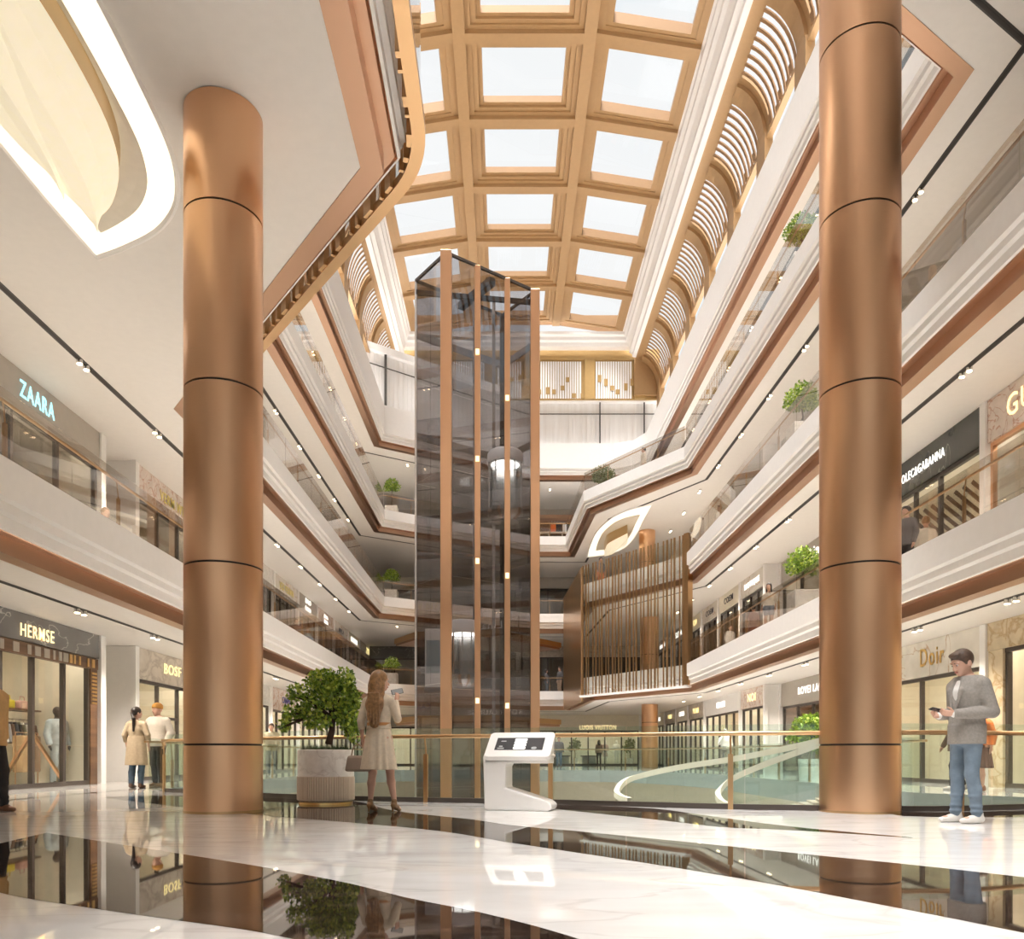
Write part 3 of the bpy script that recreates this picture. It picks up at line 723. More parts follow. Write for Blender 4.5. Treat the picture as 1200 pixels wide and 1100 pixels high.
def car(px, py0, py1, d, r, label):
    c = at(px, py0, d); z1 = c.z; z0 = at(px, py1, d).z
    t = thing('lift_car', label, 'lift car', (c.x, d, z0))
    m = MB(); m.lathe([(r*.2, z0-.25), (r*.75, z0-.2), (r, z0+.05), (r, z0+.3)], (c.x, d, 0), 32); m.build('car_base', 'steel', t, smooth=True)
    m = MB(); m.lathe([(r*.97, z0+.3), (r*.97, z1-.55)], (c.x, d, 0), 32, cap=False); m.build('car_glass', 'glass_car', t, smooth='all')
    m = MB(); m.lathe([(r, z1-.55), (r, z1-.1), (r*.9, z1)], (c.x, d, 0), 32); m.build('car_roof', 'white_paint', t, smooth=True)
    m = MB(); m.lathe([(r*.8, z1-.57), (r*.8, z1-.56)], (c.x, d, 0), 24); m.build('ceiling_lamp', 'lamp_soft', t)
    m = MB(); m.box(c.x-r*.6, c.x+r*.6, d+r*.62, d+r*.7, z0+.3, z1-.6); m.build('rear_wall', 'steel', t)
    m = MB()
    for k in range(5): 
        a = -PI/2+(k-2)*.55; m.box(c.x+r*math.cos(a)-.025, c.x+r*math.cos(a)+.025, d+r*math.sin(a)-.025, d+r*math.sin(a)+.025, z0+.3, z1-.55)
    m.build('mullions', 'steel', t)
car(592, 530, 606, 35.0, .78, 'upper round glass lift car high inside the tower')
car(543, 728, 800, 34.0, .72, 'lower round glass lift car inside the tower, behind the wide post')
t = thing('lift_car', 'pale panelled lift car at the left of the tower', 'lift car', (-3.1, 34.0, 3.5))
m = MB(); m.box(-3.42, -2.72, 33.9, 34.6, 3.6, 6.1); m.build('car_body', 'white_paint', t, bevel=.03)
m = MB(); m.box(-3.36, -2.78, 33.88, 33.9, 4.2, 5.6); m.build('car_window', 'glass_car', t)
m = MB(); m.box(-3.45, -2.69, 33.85, 34.62, 3.4, 3.6); m.build('car_base', 'steel', t)
# bronze wedge canopies behind the tower
for z, lab in ((7.1, 'upper'), (2.45, 'lower')):
    t = thing('wedge_canopy', 'bronze wedge-shaped canopy behind the lift tower, the %s one' % lab, 'canopy', (-1, 45.5, z))
    m = MB(); m.prism([(-6.4, 46.6), (-4.9, 44.0), (-.5, 43.2), (3.3, 48.2), (1.5, 49.6)], z, z+.12); m.build('soffit', 'copper_soffit', t)
    m = MB(); m.prism([(-6.5, 46.7), (-4.95, 43.9), (-.5, 43.05), (3.4, 48.25), (1.5, 49.8)], z+.12, z+.42); m.build('edge_band', 'bronze', t)
    m = MB()
    for (x, y) in ((-3.6, 46.2), (.8, 47.3)): m.tube([(x, y, z+.4), (x, y, z+1.9 if z > 5 else ZC[1])], .03, 6)
    m.build('hanger', 'steel', t)

# ================================================================= SLATTED SCREEN at the far right terrace
sc = thing('slatted_screen', 'tall copper screen of upright slats wrapping the far right terrace', 'screen', (8.2, 36.4, 3.85))
P0 = Vector((8.35, 36.0)); P1 = Vector((4.03, 42.35)); P2 = Vector((3.7, 50.6)); zt = 10.75; zb0 = 3.86
e = (P1-P0).normalized(); nr = Vector((-e.y, e.x))
def slat(p, w, dp, nm, mat='bronze', z0=zb0, z1=zt):
    q = [p-e*w/2-nr*dp/2, p+e*w/2-nr*dp/2, p+e*w/2+nr*dp/2, p-e*w/2+nr*dp/2]
    m = MB(); m.prism([tuple(v) for v in q], z0, z1); return m.build(nm, mat, sc)
slat(P0+e*.1, .26, .3, 'end_post', z0=3.9)
Lx = (P1-P0).length; d = .42; k = 0
pat = [.10, .22, .10, .17, .13, .26, .10, .15, .10, .20]
while d < Lx-.1:
    slat(P0+e*d, [.075, .065, .10, .07, .11][k % 5], .03, 'slat'); d += .1+pat[k % 10]; k += 1
m = MB(); m.prism([tuple(P1), tuple(P1+Vector((.12, 0))), tuple(P2+Vector((.12, 0))), tuple(P2)], zb0-.3, zt-.05); m.build('side_panel', 'bronze', sc)
m = MB(); m.bar((P0.x, P0.y, zb0-.03), (P1.x, P1.y, zb0-.03), .22, .1); m.build('bottom_rail', 'white_paint', sc)
m = MB(); a = P0+nr*-.14; b = P1+nr*-.14
m.bar((a.x, a.y, (zb0+zt)/2), (b.x, b.y, (zb0+zt)/2), .015, zt-zb0-.3); m.build('glass_panel', 'glass_shop', sc)

# ================================================================= LEAF-SHAPED CEILING LIGHTS
def leaf_outline(pts, n=10): 
    return pts
def leaf_light(label, L, outer, inner, hang):
    z = ZC[L]; cx = sum(p[0] for p in outer)/len(outer); cy = sum(p[1] for p in outer)/len(outer)
    t = thing('leaf_ceiling_light', label, 'ceiling light', (cx, cy, z))
    def sc_(P, k): return [(cx+(x-cx)*k, cy+(y-cy)*k) for x, y in P]
    n = len(outer)
    m = MB(); m.strip([(x, y, z-.004) for x, y in sc_(outer, 1.05)], [(x, y, z-.05) for x, y in sc_(outer, 1.02)], True); m.strip([(x, y, z-.05) for x, y in sc_(outer, 1.02)], [(x, y, z-.02) for x, y in outer], True); m.build('rim', 'white_paint', t)
    m = MB(); m.strip([(x, y, z-.02) for x, y in outer], [(x, y, z-.02) for x, y in inner], True); m.build('light_ring', 'light_cove', t)
    m = MB(); m.strip([(x, y, z-.02) for x, y in inner], [(x, y, z-.012) for x, y in sc_(inner, .9)], True)
    ii = sc_(inner, .9); m.add([(x, y, z-.012) for x, y in ii], [tuple(range(n))]); m.build('inner_panel', 'cream_wall', t)
    for (Rr, Cc, Ll, zR, zC, zL) in hang:                       # petals: two-faceted curved shells with a gilt rim
        k = 24
        def rs(P):
            S_ = spline([Vector((x, y, 0)) for x, y in P], 8); return [S_[int(round(i*(len(S_)-1)/k))] for i in range(k+1)]
        a, b, c = rs(Rr), rs(Cc), rs(Ll)
        w = [math.sin(PI*(.06+.88*i/k)) for i in range(k+1)]
        A = [(p.x, p.y, z-zR-.1*q) for p, q in zip(a, w)]; B = [(p.x, p.y, z-zC-.12*q) for p, q in zip(b, w)]; C_2 = [(p.x, p.y, z-zL-.1*q) for p, q in zip(c, w)]
        mid = [tuple((Vector(u)+Vector(v))/2+Vector((0, 0, .05*q))) for u, v, q in zip(A, B, w)]; mid2 = [tuple((Vector(u)+Vector(v))/2+Vector((0, 0, -.05*q))) for u, v, q in zip(B, C_2, w)]
        m = MB(); m.strip(A, mid); m.strip(mid, B); m.build('petal_shade', 'light_shade', t, smooth='all')
        m = MB(); m.strip(B, mid2); m.strip(mid2, C_2); m.build('petal_shade', 'light_shade', t, smooth='all')
        m = MB(); m.strip(A, [(p[0]+.02, p[1], z-.05) for p in A]); m.strip(C_2, [(p[0]-.02, p[1], z-.05) for p in C_2]); m.build('petal_rim', 'gold_paint', t, smooth='all')
    return t
out1 = [(-6.48, 12.62), (-5.95, 12.38), (-5.3, 12.0), (-4.82, 11.5), (-4.55, 10.95), (-4.4, 10.3), (-4.33, 9.3), (-4.30, 8.4), (-4.30, 7.2), (-4.32, 5.6), (-4.85, 5.85), (-5.5, 6.25), (-5.98, 6.75), (-6.25, 7.3), (-6.42, 8.0), (-6.5, 9), (-6.53, 10.3), (-6.53, 11.4)]
def smooth_but(P, tips):
    n = len(P); out = []
    for a, b in zip(tips, tips[1:]+[tips[0]+n]):
        seg = [Vector((P[i % n][0], P[i % n][1], 0)) for i in range(a, b+1)]; out += [(p.x, p.y) for p in spline(seg, 4)[:-1]]
    return out
out1 = smooth_but(out1, [0, 9])
cxl = -5.42; cyl = 9.1
in1 = [(cxl+(x-cxl)*.68, cyl+(y-cyl)*.85) for x, y in out1]
PET = [[(-5.86, 11.45), (-5.45, 11.05), (-5.02, 10.35), (-4.80, 9.6), (-4.72, 8.7), (-4.74, 7.9), (-4.86, 7.2)],
       [(-5.86, 11.45), (-5.62, 10.9), (-5.42, 10.2), (-5.30, 9.5), (-5.22, 8.7), (-5.08, 7.9), (-4.86, 7.2)],
       [(-5.86, 11.45), (-5.98, 10.8), (-5.95, 10.2), (-5.80, 9.5), (-5.60, 8.7), (-5.30, 7.9), (-4.86, 7.2)], .22, .42, .26]
leaf_light('large glowing leaf-shaped ceiling light at upper left, beside the tall copper column', 2, out1, in1,
           [PET, [[(-10.84-x, 18.0-y) for x, y in q] if isinstance(q, list) else q for q in PET]])
def LP(px, py): return onz(px, py, ZC[3])
out2 = [LP(*p) for p in ((763, 592), (758, 601), (752, 612), (747, 623), (741, 632), (733, 640), (722, 646), (706, 650), (689, 652), (691, 642), (695, 632), (699, 624), (706, 616), (717, 607), (733, 599), (748, 595))]
out2 = smooth_but(out2, [0, 8])
c2 = (sum(p[0] for p in out2)/len(out2), sum(p[1] for p in out2)/len(out2))
in2 = [(c2[0]+(x-c2[0])*.72, c2[1]+(y-c2[1])*.72) for x, y in out2]
leaf_light('glowing leaf-shaped light on the ceiling over the far right terrace', 3, out2, in2, [[[(c2[0]-.5, c2[1]+2.2), (c2[0]+.3, c2[1]+1.2), (c2[0]+.55, c2[1]), (c2[0]+.3, c2[1]-1.8)], [(c2[0]-.5, c2[1]+2.2), (c2[0]-.1, c2[1]+1.2), (c2[0], c2[1]), (c2[0]+.3, c2[1]-1.8)], [(c2[0]-.5, c2[1]+2.2), (c2[0]-.55, c2[1]+1.2), (c2[0]-.5, c2[1]), (c2[0]+.3, c2[1]-1.8)], .5, .8, .5]])
# ================================================================= STOREFRONTS
class Wall:
    def __init__(s, O, A, Nn, R): s.O = Vector(O); s.A = Vector(A); s.N = Vector(Nn); s.R = Vector(R)
    def p(s, a, n, z): v = s.O+s.A*a+s.N*n; return (v.x, v.y, z)
    def box(s, mb, a0, a1, n0, n1, z0, z1):
        q = [s.p(a0, n0, 0), s.p(a1, n0, 0), s.p(a1, n1, 0), s.p(a0, n1, 0)]; mb.prism([(v[0], v[1]) for v in q], z0, z1)
WL = Wall((XL, 0, 0), (0, 1, 0), (-1, 0, 0), (0, 1, 0)); WR = Wall((XR, 0, 0), (0, 1, 0), (1, 0, 0), (0, -1, 0))
WRr = Wall((11.45, 0, 0), (0, 1, 0), (1, 0, 0), (0, -1, 0))
WF = Wall((0, 58.0, 0), (1, 0, 0), (0, 1, 0), (1, 0, 0))
def shop(W, lvl, a0, a1, label, sign=None, board='wall_paint', zsign=.80, frame='dark_frame', nm=3, letters='sign_white', size=.34, sa=None, inner='cream_wall', pil=.22, lamp=True, depth=2.3, transom=None, sbold=.012, swid=None, deep=.0, shelf=None, sz=None, mull=None, name='storefront'):
    zf = ZF[lvl]; zc = ZC[lvl+1]+.005; zs = zc-zsign; mid = W.p((a0+a1)/2, 0, zf)
    t = thing(name, label, 'storefront', mid)
    b0, b1 = a0+.015, a1-pil
    m = MB(); W.box(m, b0, b1, -.05, .15, zs, zc); m.build('sign_board', board, t)
    m = MB(); W.box(m, b1, a1, -.10, .25, zf, zc); m.build('pilaster', 'white_paint', t)
    m = MB(); W.box(m, b0, b1, .02, .12, zs-.09, zs); W.box(m, b0, b1, .02, .12, zf, zf+.10)
    ml = mull or [b0+.04+(b1-b0-.08)*i/nm for i in range(nm+1)]
    for a in ml: W.box(m, a-.045, a+.045, .02, .12, zf+.1, zs-.09)
    if transom:
        for (i, h) in transom: W.box(m, ml[i], ml[i+1], .03, .11, zf+h-.04, zf+h+.04)
    m.build('frame', frame, t)
    for i in range(len(ml)-1):
        m = MB(); W.box(m, ml[i]+.045, ml[i+1]-.045, .06, .075, zf+.1, zs-.09); m.build('glass_pane', 'glass_shop', t)
    m = MB(); d = depth
    W.box(m, b0, b1, d, d+.06, zf, zc); W.box(m, b0-.0, b0+.05, .15, d, zf, zc); W.box(m, b1-.05, b1, .15, d, zf, zc); W.box(m, b0, b1, .15, d, zs+.33, zs+.37)
    m.build('interior', inner, t)
    if lamp:
        m = MB(); q = (a0+a1)/2; W.box(m, b0+.2, b1-.2, .2, .5, zs+.29, zs+.33); m.build('ceiling_lamp', 'light_shop', t)
    if shelf:
        m = MB()
        for z in (.5, 1.0, 1.5, 2.0): W.box(m, b0+.3, b1-.3, d-.35, d, zf+z, zf+z+.04)
        for a in (b0+.3, (b0+b1)/2, b1-.34): W.box(m, a, a+.04, d-.35, d, zf, zf+2.1)
        m.build('shelving', shelf, t)
    if sign:
        sgn = sign if isinstance(sign, list) else [sign]
        z = (zs+zc)/2 if sz is None else sz; ce = sa if sa is not None else (b0+b1)/2
        for i, sx in enumerate(sgn):
            p = W.p(ce, -.07, z+(len(sgn)-1)*size*.55-i*size*1.1); text(sx, size, letters, t, p, W.R, (0, 0, 1), offset=sbold*.15, width=swid, spacing=1.16, depth=.012)
    return t
# --- near left: first shop
yy = lambda px, X: F*X/(px-CX)
t = shop(WL, 0, 11.0, 19.85, 'dark grey marble storefront with gold raised letters at the far left, garments in the window', 'HERMSE', 'marble_grey', .58, 'dark_frame',
     letters='sign_gold', size=.38, sa=17.0, sz=3.29, swid=1.22, pil=.24, mull=[11.1, 12.4, 13.6, 14.8, 15.9, 17.0, 18.2, 19.25], depth=2.5, shelf=None)
m = MB(); WL.box(m, 11, 19.6, -.03, .1, 2.80, 3.06); m.build('transom_band', 'walnut', t)
m = MB()
k = 11.1
while k < 19.5: 
    w = rnd.choice([.08, .12, .2]); m = MB(); WL.box(m, k, k+w, -.045, -.028, 2.83, 3.03); m.build('transom_tile', 'taupe_wall' if k < 18.3 else 'brass', t); k += w+rnd.choice([.06, .14, .3])
m = MB(); WL.box(m, 19.28, 19.6, -.01, .12, 0, 2.8); m.build('end_panel', 'walnut', t)
m = MB()
for i in range(9): WL.box(m, 19.33, 19.55, -.03, 0, 1.95+i*.09, 2.0+i*.09)
m.build('panel_tiles', 'brass', t)
m = MB()
for i in range(14): a = 12.2+i*.36; WL.box(m, a, a+.07, 2.3, 2.36, 1.9, 2.8)
m.build('rear_slats', 'oak', t)
# niche beside it
m = MB(); m.box(-11.3, -11.2, 19.85, 21.6, 0, 3.66); m.box(-11.3, -11.2, 19.85, 21.6, 4.65, 8.66); m.box(-11.3, -11.2, 19.85, 21.6, 9.6, 13.66); m.box(-11.3, -11.2, 19.85, 21.6, 14.6, 18.61); struct(m.build('wall_niche', 'wall_paint'))
m = MB()
for L in range(4): m.box(-12.9, XL-.0, 21.5, 21.62, ZF[L], ZC[L+1]+.005)
struct(m.build('wall_return', 'white_paint'))
m = MB()
for L in range(4): m.box(XL-.04, XL+.1, 21.44, 21.66, ZF[L], ZC[L+1]+.005); m.box(XR-.1, XR+.04, 33.05, 33.3, ZF[L], ZC[L+1]+.005)
struct(m.build(num('trim'), 'white_paint'))
m = MB()
for L in range(4): m.box(XR, 13.7, 33.1, 33.25, ZF[L], ZC[L+1]+.005)
struct(m.build('wall_return', 'white_paint'))
shop(WL, 0, 21.66, 26.2, 'travertine-signed storefront with yellow lit letters beside the couple, just left of the tall left column', 'BOSF', 'stone_tan', .85, letters='sign_amber', size=.42, sa=23.9, nm=3, transom=[(1, 1.8)], swid=1.2)
shop(WL, 0, 26.2, 30.3, 'storefront hidden mostly behind the tall left column on the ground floor', None, 'plaster_white', .8)
shop(WL, 0, 30.3, 34.1, 'cream storefront just right of the tall left column on the ground floor', None, 'plaster_white', .85)
shop(WL, 0, 34.1, 38.6, 'pink marble storefront with dark blue letters behind the potted tree', 'CANIPE', 'marble_pink', .95, letters='letter_blue', size=.40, sa=36.3, nm=4, transom=[(1, 1.9)], swid=1.3)
gl = [('white plaster', 'plaster_white', 'sign_white'), ('tan stone', 'stone_tan', 'sign_amber'), ('cream marble', 'marble_cream', 'letter_dark'), ('taupe', 'taupe_wall', 'sign_white')]
for i, (a, b) in enumerate(((38.6, 42.6), (42.6, 46.8), (46.8, 50.8), (50.8, 54.8), (54.8, 58))):
    g = gl[i % 4]; shop(WL, 0, a, b, '%s storefront on left of ground floor behind potted tree, %s beyond pink marble one' % (g[0], ORD[i].replace('nearest', 'first')), None, g[1], .85, letters=g[2])
# --- left, first gallery
t = shop(WL, 1, 9.5, 19.85, 'grey storefront with glowing cyan letters at the left of the first gallery', 'ZAARA', 'taupe_wall', .82, letters='sign_cyan', size=.50, sa=17.0, sz=8.26, swid=1.25, nm=6, inner='taupe_wall', depth=2.5)
shop(WL, 1, 21.66, 26.2, 'pink marble storefront with yellow letters on first gallery, just left of tall left column', 'VERM WESTN', 'marble_pink', .85, letters='letter_yellow', size=.42, sa=24.3, swid=2.5, inner='taupe_wall')
shop(WL, 1, 26.2, 30.4, 'storefront of the first gallery hidden behind the tall left column', None, 'plaster_white', .8, inner='taupe_wall')
L1 = [(30.4, 34.5, 'white storefront with small white lit letters on the first gallery, touching the tall left column', 'BL', 'plaster_white', 'sign_white', .5, .7),
      (34.5, 38.5, 'cream marble storefront with yellow letters on the left of the first gallery', 'VES VERMN', 'marble_cream', 'letter_yellow', .44, 2.3),
      (38.5, 42.4, 'grey storefront with two rows of white lit letters on the left of the first gallery', ['BAO', 'BORN'], 'taupe_wall', 'sign_white', .36, 1.1),
      (42.4, 46.6, 'veined white marble storefront with small white letters on the left of the first gallery', ['BIA', 'DIOA'], 'marble_pink', 'sign_white', .26, .9),
      (46.6, 50.7, 'cream storefront with dark letters on the left of the first gallery', 'MVLA', 'marble_cream', 'letter_dark', .36, 1.4),
      (50.7, 54.8, 'cream storefront with long white lit letters on the left of the first gallery', 'COCOONI', 'cream_wall', 'sign_white', .45, 2.2),
      (54.8, 61.5, 'pale storefront with small gold square sign at far left end of first gallery', 'ZOI', 'plaster_white', 'sign_amber', .6, 1.4)]
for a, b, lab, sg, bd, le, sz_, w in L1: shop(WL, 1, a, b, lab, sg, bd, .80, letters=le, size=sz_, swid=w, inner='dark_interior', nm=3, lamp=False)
# --- right, ground floor
t = shop(WR, 0, 8.0, 18.1, 'travertine storefront with a large dark-framed window at the right edge, behind man in grey blazer', None, 'travertine', .62, nm=5, mull=[8.2, 10.6, 13, 15.2, 17.3], inner='cream_wall')
m = MB(); WR.box(m, 17.36, 17.88, -.03, .15, 0, 3.03); m.build('stone_pier', 'travertine', t)
shop(WR, 0, 18.1+.0, 25.0, 'white marble storefront with slim gold letters behind man in grey blazer', 'Doir', 'marble_cream', .92, letters='letter_gold', size=.66, sa=20.2, sz=3.2, swid=1.12, nm=5, sbold=.03, mull=[18.2, 19.1, 20.9, 22.3, 23.6, 24.7])
m = MB(); 
shop(WRr, 0, 25.0, 33.1, 'recessed dark grey storefront with raised white letters left of the tall right column', 'ROVEI LAUNGE', 'taupe_wall', .95, letters='sign_white', size=.40, sa=29.3, swid=3.3, inner='walnut', nm=5)
RL0 = [(33.3, 36.8, 'pinkish marble ground-floor storefront with gold letters just past the white wall return at right', 'NOI', 'marble_pink', 'sign_gold', .5, 1.1),
       (36.8, 43.4, 'wide white storefront with pale letters on the right of the ground floor', 'GIVOTI', 'white_paint', 'sign_white', .42, 1.5),
       (43.4, 47.2, 'cream storefront with amber letters next beyond the wide white one at right', 'PIOMI', 'stone_tan', 'sign_amber', .42, 1.3),
       (47.2, 50.6, 'tan ground-floor storefront with white lit letters near the far column at right', 'COIRA', 'cream_wall', 'sign_white', .4, 1.4),
       (50.6, 54.2, 'small tan storefront with amber letters next to the far copper column', 'TOMIE', 'stone_tan', 'sign_amber', .36, 1.3),
       (54.2, 57.8, 'last storefront at the far right corner of the ground floor', 'AS', 'cream_wall', 'sign_white', .4, .7)]
for a, b, lab, sg, bd, le, sz_, w in RL0: shop(WR, 0, a, b, lab, sg, bd, .85, letters=le, size=sz_, swid=w, nm=5 if b-a > 5 else 3)
# --- right, first gallery
shop(WR, 1, 7.0, 18.1, 'pink marble storefront with gold letters at the right edge of the first gallery', 'GU', 'marble_pink', .95, frame='copper', letters='sign_gold', size=.66, sa=16.75, sz=8.17, swid=.8, nm=5, inner='taupe_wall')
t = shop(WR, 1, 18.1, 25.0, 'black marble storefront with white lit letters right of the tall right column', 'DOLEC&GABANNA', 'marble_black', .88, letters='sign_white', size=.33, sa=20.75, sz=8.18, swid=2.3, nm=4, mull=[18.2, 20.0, 21.2, 23, 24.7], inner='cream_wall')
m = MB()
for i in range(16):
    a = 18.4+i*.38; m.bar(WR.p(a, .8, 7.55), WR.p(a+.1, 1.7, 6.9), .03, .10)
m.build('hanging_fins', 'walnut', t)
shop(WRr, 1, 25.0, 33.1, 'recessed grey storefront with white script sign behind gallery plant, by tall right column', 'Lina\'s', 'taupe_wall', .95, letters='sign_white', size=.62, sa=28.9, sz=8.2, swid=1.7, nm=4, inner='taupe_wall')
RL1 = [(33.3, 36.8, 'cream marble storefront with a long white lit sign on the right of the first gallery', 'BIOTIQUE', 'marble_cream', 'sign_white', .34, 2.1),
       (36.8, 40.5, 'beige storefront with dark letters on right of first gallery, nearer of two alike', 'COEM', 'cream_wall', 'letter_dark', .42, 1.5),
       (40.5, 44.0, 'beige storefront with dark letters on right of first gallery, farther of two alike', 'COEM', 'marble_cream', 'letter_dark', .42, 1.5),
       (44.0, 47.5, 'beige storefront with amber lit sign beside the slatted screen on the first gallery', 'ZOI', 'cream_wall', 'sign_amber', .44, 1.3),
       (47.5, 52, 'storefront of the first gallery seen through the slats, with white sign', 'SLIVA', 'taupe_wall', 'sign_white', .5, 1.8),
       (52, 57.8, 'farthest storefront behind the slatted screen on the first gallery', 'dearra', 'taupe_wall', 'sign_white', .5, 1.8)]
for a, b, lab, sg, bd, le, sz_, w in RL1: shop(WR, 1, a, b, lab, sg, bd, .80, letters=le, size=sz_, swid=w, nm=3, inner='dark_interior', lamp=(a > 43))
# --- upper galleries (seen only through the glass of their balustrades)
for lvl, nm in ((2, 'second'), (3, 'third')):
    for W, side, ys in ((WL, 'left', (8, 19.85)), (WR, 'right', (6, 16, 25.0))):
        for i, (a, b) in enumerate(zip(ys[:-1], ys[1:])):
            shop(W, lvl, a, b, 'dark glazed storefront on the %s of the %s gallery, %s from the front' % (side, nm, ORD[i]), None, 'taupe_wall', .8, nm=5, inner='taupe_wall', lamp=False)
    shop(WRr, lvl, 25.0, 33.1, 'recessed dark glazed storefront on the right of the %s gallery' % nm, None, 'taupe_wall', .8, nm=5, inner='taupe_wall', lamp=False)
    for W, side, y0, y1 in ((WL, 'left', 21.66, 61.5), (WR, 'right', 33.3, 57.9)):
        n = 5
        for i in range(n):
            a = y0+(y1-y0)*i/n; b = y0+(y1-y0)*(i+1)/n
            shop(W, lvl, a, b, 'glazed storefront far along the %s of the %s gallery, %s past the wall return' % (side, nm, ORD[i].replace('nearest', 'first')), 'NS' if (lvl == 2 and side == 'right' and i == 4) else None, ['taupe_wall', 'cream_wall'][i % 2], .8, nm=5, inner='taupe_wall', lamp=(i == 2), swid=1.2, size=.5)
for L in range(4):
    for x, s in ((XL, -1), (XR, 1)):
        m = MB(); m.box(min(x, x+s*.3), max(x, x+s*.3), -10, {(-1): 9.4, 1: 6.9}[s] if L else {(-1): 11, 1: 8}[s], ZF[L], ZC[L+1]+.005); struct(m.build('wall_left' if s < 0 else 'wall_right', 'wall_paint'))
# --- far end
t = shop(WF, 0, 2.35, 9.95, 'bright far storefront with gold letters across the floor opening, mannequins and plants inside', 'LUOIS VIUTTON', 'cream_wall', 1.15, letters='sign_gold', size=.46, sa=6.75, sz=2.72, swid=2.65, nm=6, inner='cream_wall', depth=3.0)
shop(WF, 0, -9.9, 2.2, 'far dark storefront on the ground floor behind the lift tower', None, 'taupe_wall', .9, nm=8, inner='cream_wall', letters='sign_white')
for lvl, nm in ((1, 'first'), (2, 'second'), (3, 'third')):
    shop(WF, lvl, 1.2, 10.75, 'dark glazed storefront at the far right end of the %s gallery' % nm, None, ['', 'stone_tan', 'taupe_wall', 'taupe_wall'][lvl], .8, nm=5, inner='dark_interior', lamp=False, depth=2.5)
    shop(WF, lvl, -9.9, 1.0, 'wide pale storefront at the far left end of the %s gallery, behind the lift tower' % nm, None, ['', 'marble_grey', 'cream_wall', 'taupe_wall'][lvl], .9, nm=6, inner='taupe_wall', lamp=False, depth=2.5)
# goods in the first window at left ----------------------------------------------------------
rk = thing('garment_rack', 'steel garment rack behind the left shop window', 'rack', (-11.5, 18.6, 0))
m = MB(); m.tube([(-11.5, 17.4, 0), (-11.5, 17.4, 1.55), (-11.5, 19.3, 1.55), (-11.5, 19.3, 0)], .018, 8); m.tube([(-11.5, 17.4, .35), (-11.5, 19.3, .35)], .014, 8); m.build('frame', 'steel', rk, smooth=True)
m = MB(); m.box(-11.7, -11.3, 17.3, 19.4, 1.75, 1.79); m.box(-11.52, -11.48, 17.38, 17.42, 1.5, 1.76); m.box(-11.52, -11.48, 19.28, 19.32, 1.5, 1.76); m.build('shelf', 'walnut', rk)
cols = [('charcoal', (.06, .06, .065)), ('black', (.02, .02, .022)), ('olive', (.16, .15, .10)), ('white', (.75, .74, .72)), ('grey', (.3, .3, .31)), ('brown', (.15, .09, .06))]
for i in range(12):
    cn, cc = cols[i % 6]; y = 17.55+i*.145
    if 'cloth_'+cn not in M: plain('cloth_'+cn, cc, rough=.85, vary=.15)
    g = thing('hanging_jacket', '%s jacket on the steel rack behind the left shop window, %s from the front' % (cn, ORD[i]), 'jacket', (-11.5, y, 1.53), group='jackets on the steel rack')
    m = MB(); m.prism([(-11.70, y-.04), (-11.30, y-.04), (-11.30, y+.04), (-11.70, y+.04)], .98, 1.42); m.prism([(-11.60, y-.03), (-11.4, y-.03), (-11.4, y+.03), (-11.60, y+.03)], 1.40, 1.48)
    for s in (-1, 1): m.tube([(-11.5+s*.18, y, 1.42), (-11.5+s*.25, y, 1.0)], .05, 8)
    m.build('body', 'cloth_'+cn, g, bevel=.02)
    m = MB(); m.tube([(-11.5, y, 1.48), (-11.5, y, 1.53), (-11.48, y, 1.57)], .006, 6); m.build('hanger', 'steel', g)
plain('bag_yellow', (.62, .50, .04), rough=.5); plain('bag_pink', (.6, .35, .3), rough=.5)
for i, (y, c) in enumerate(((17.9, 'yellow'), (18.4, 'yellow'), (18.95, 'pink'))):
    g = thing('handbag', '%s handbag on the shelf above the rack, %s' % (c, ['left of the two yellow ones', 'right of the two yellow ones', 'the only pink one'][i]), 'handbag', (-11.5, y, 1.79))
    m = MB(); m.box(-11.58, -11.42, y-.18, y+.18, 1.79, 2.0); m.build('bag_body', 'bag_'+c, g, bevel=.04)
    m = MB(); m.tube([(-11.5, y-.1, 2.0), (-11.5, y-.07, 2.1), (-11.5, y+.07, 2.1), (-11.5, y+.1, 2.0)], .012, 6); m.build('handle', 'bag_'+c, g)
t = thing('garment_stand', 'copper A-shaped garment stand leaning inside the left shop window', 'stand', (-10.4, 17.5, 0))
m = MB(); m.bar((-10.4, 16.3, .03), (-10.4, 17.45, 1.15), .06, .07); m.build('leg', 'copper', t); m = MB(); m.bar((-10.4, 18.8, .03), (-10.4, 17.55, 1.15), .06, .07); m.build('leg', 'copper', t)
for i, (y, c, w) in enumerate(((17.95, 'tan', (.45, .30, .16)), (18.17, 'white', (.78, .76, .74)), (18.4, 'brown', (.2, .12, .07)))):
    plain('fold_'+c, w, rough=.8)
    g = thing('hanging_jacket', '%s garment under the copper frame in the left window' % c, 'jacket', (-10.9, y, .5)); m = MB(); m.prism([(-11.05, y-.12), (-10.8, y-.10), (-10.78, y+.1), (-11.05, y+.12)], .32, 1.15); m.build('body', 'fold_'+c, g, bevel=.03)
    m = MB(); m.tube([(-10.92, y, 1.1), (-10.92, y, 1.22)], .008, 6); m.build('hanger', 'steel', g)
m = MB(); m.tube([(-10.92, 17.75, 0), (-10.92, 17.75, 1.22), (-10.92, 18.6, 1.22), (-10.92, 18.6, 0)], .014, 8); m.build('cross_rail', 'copper', t)
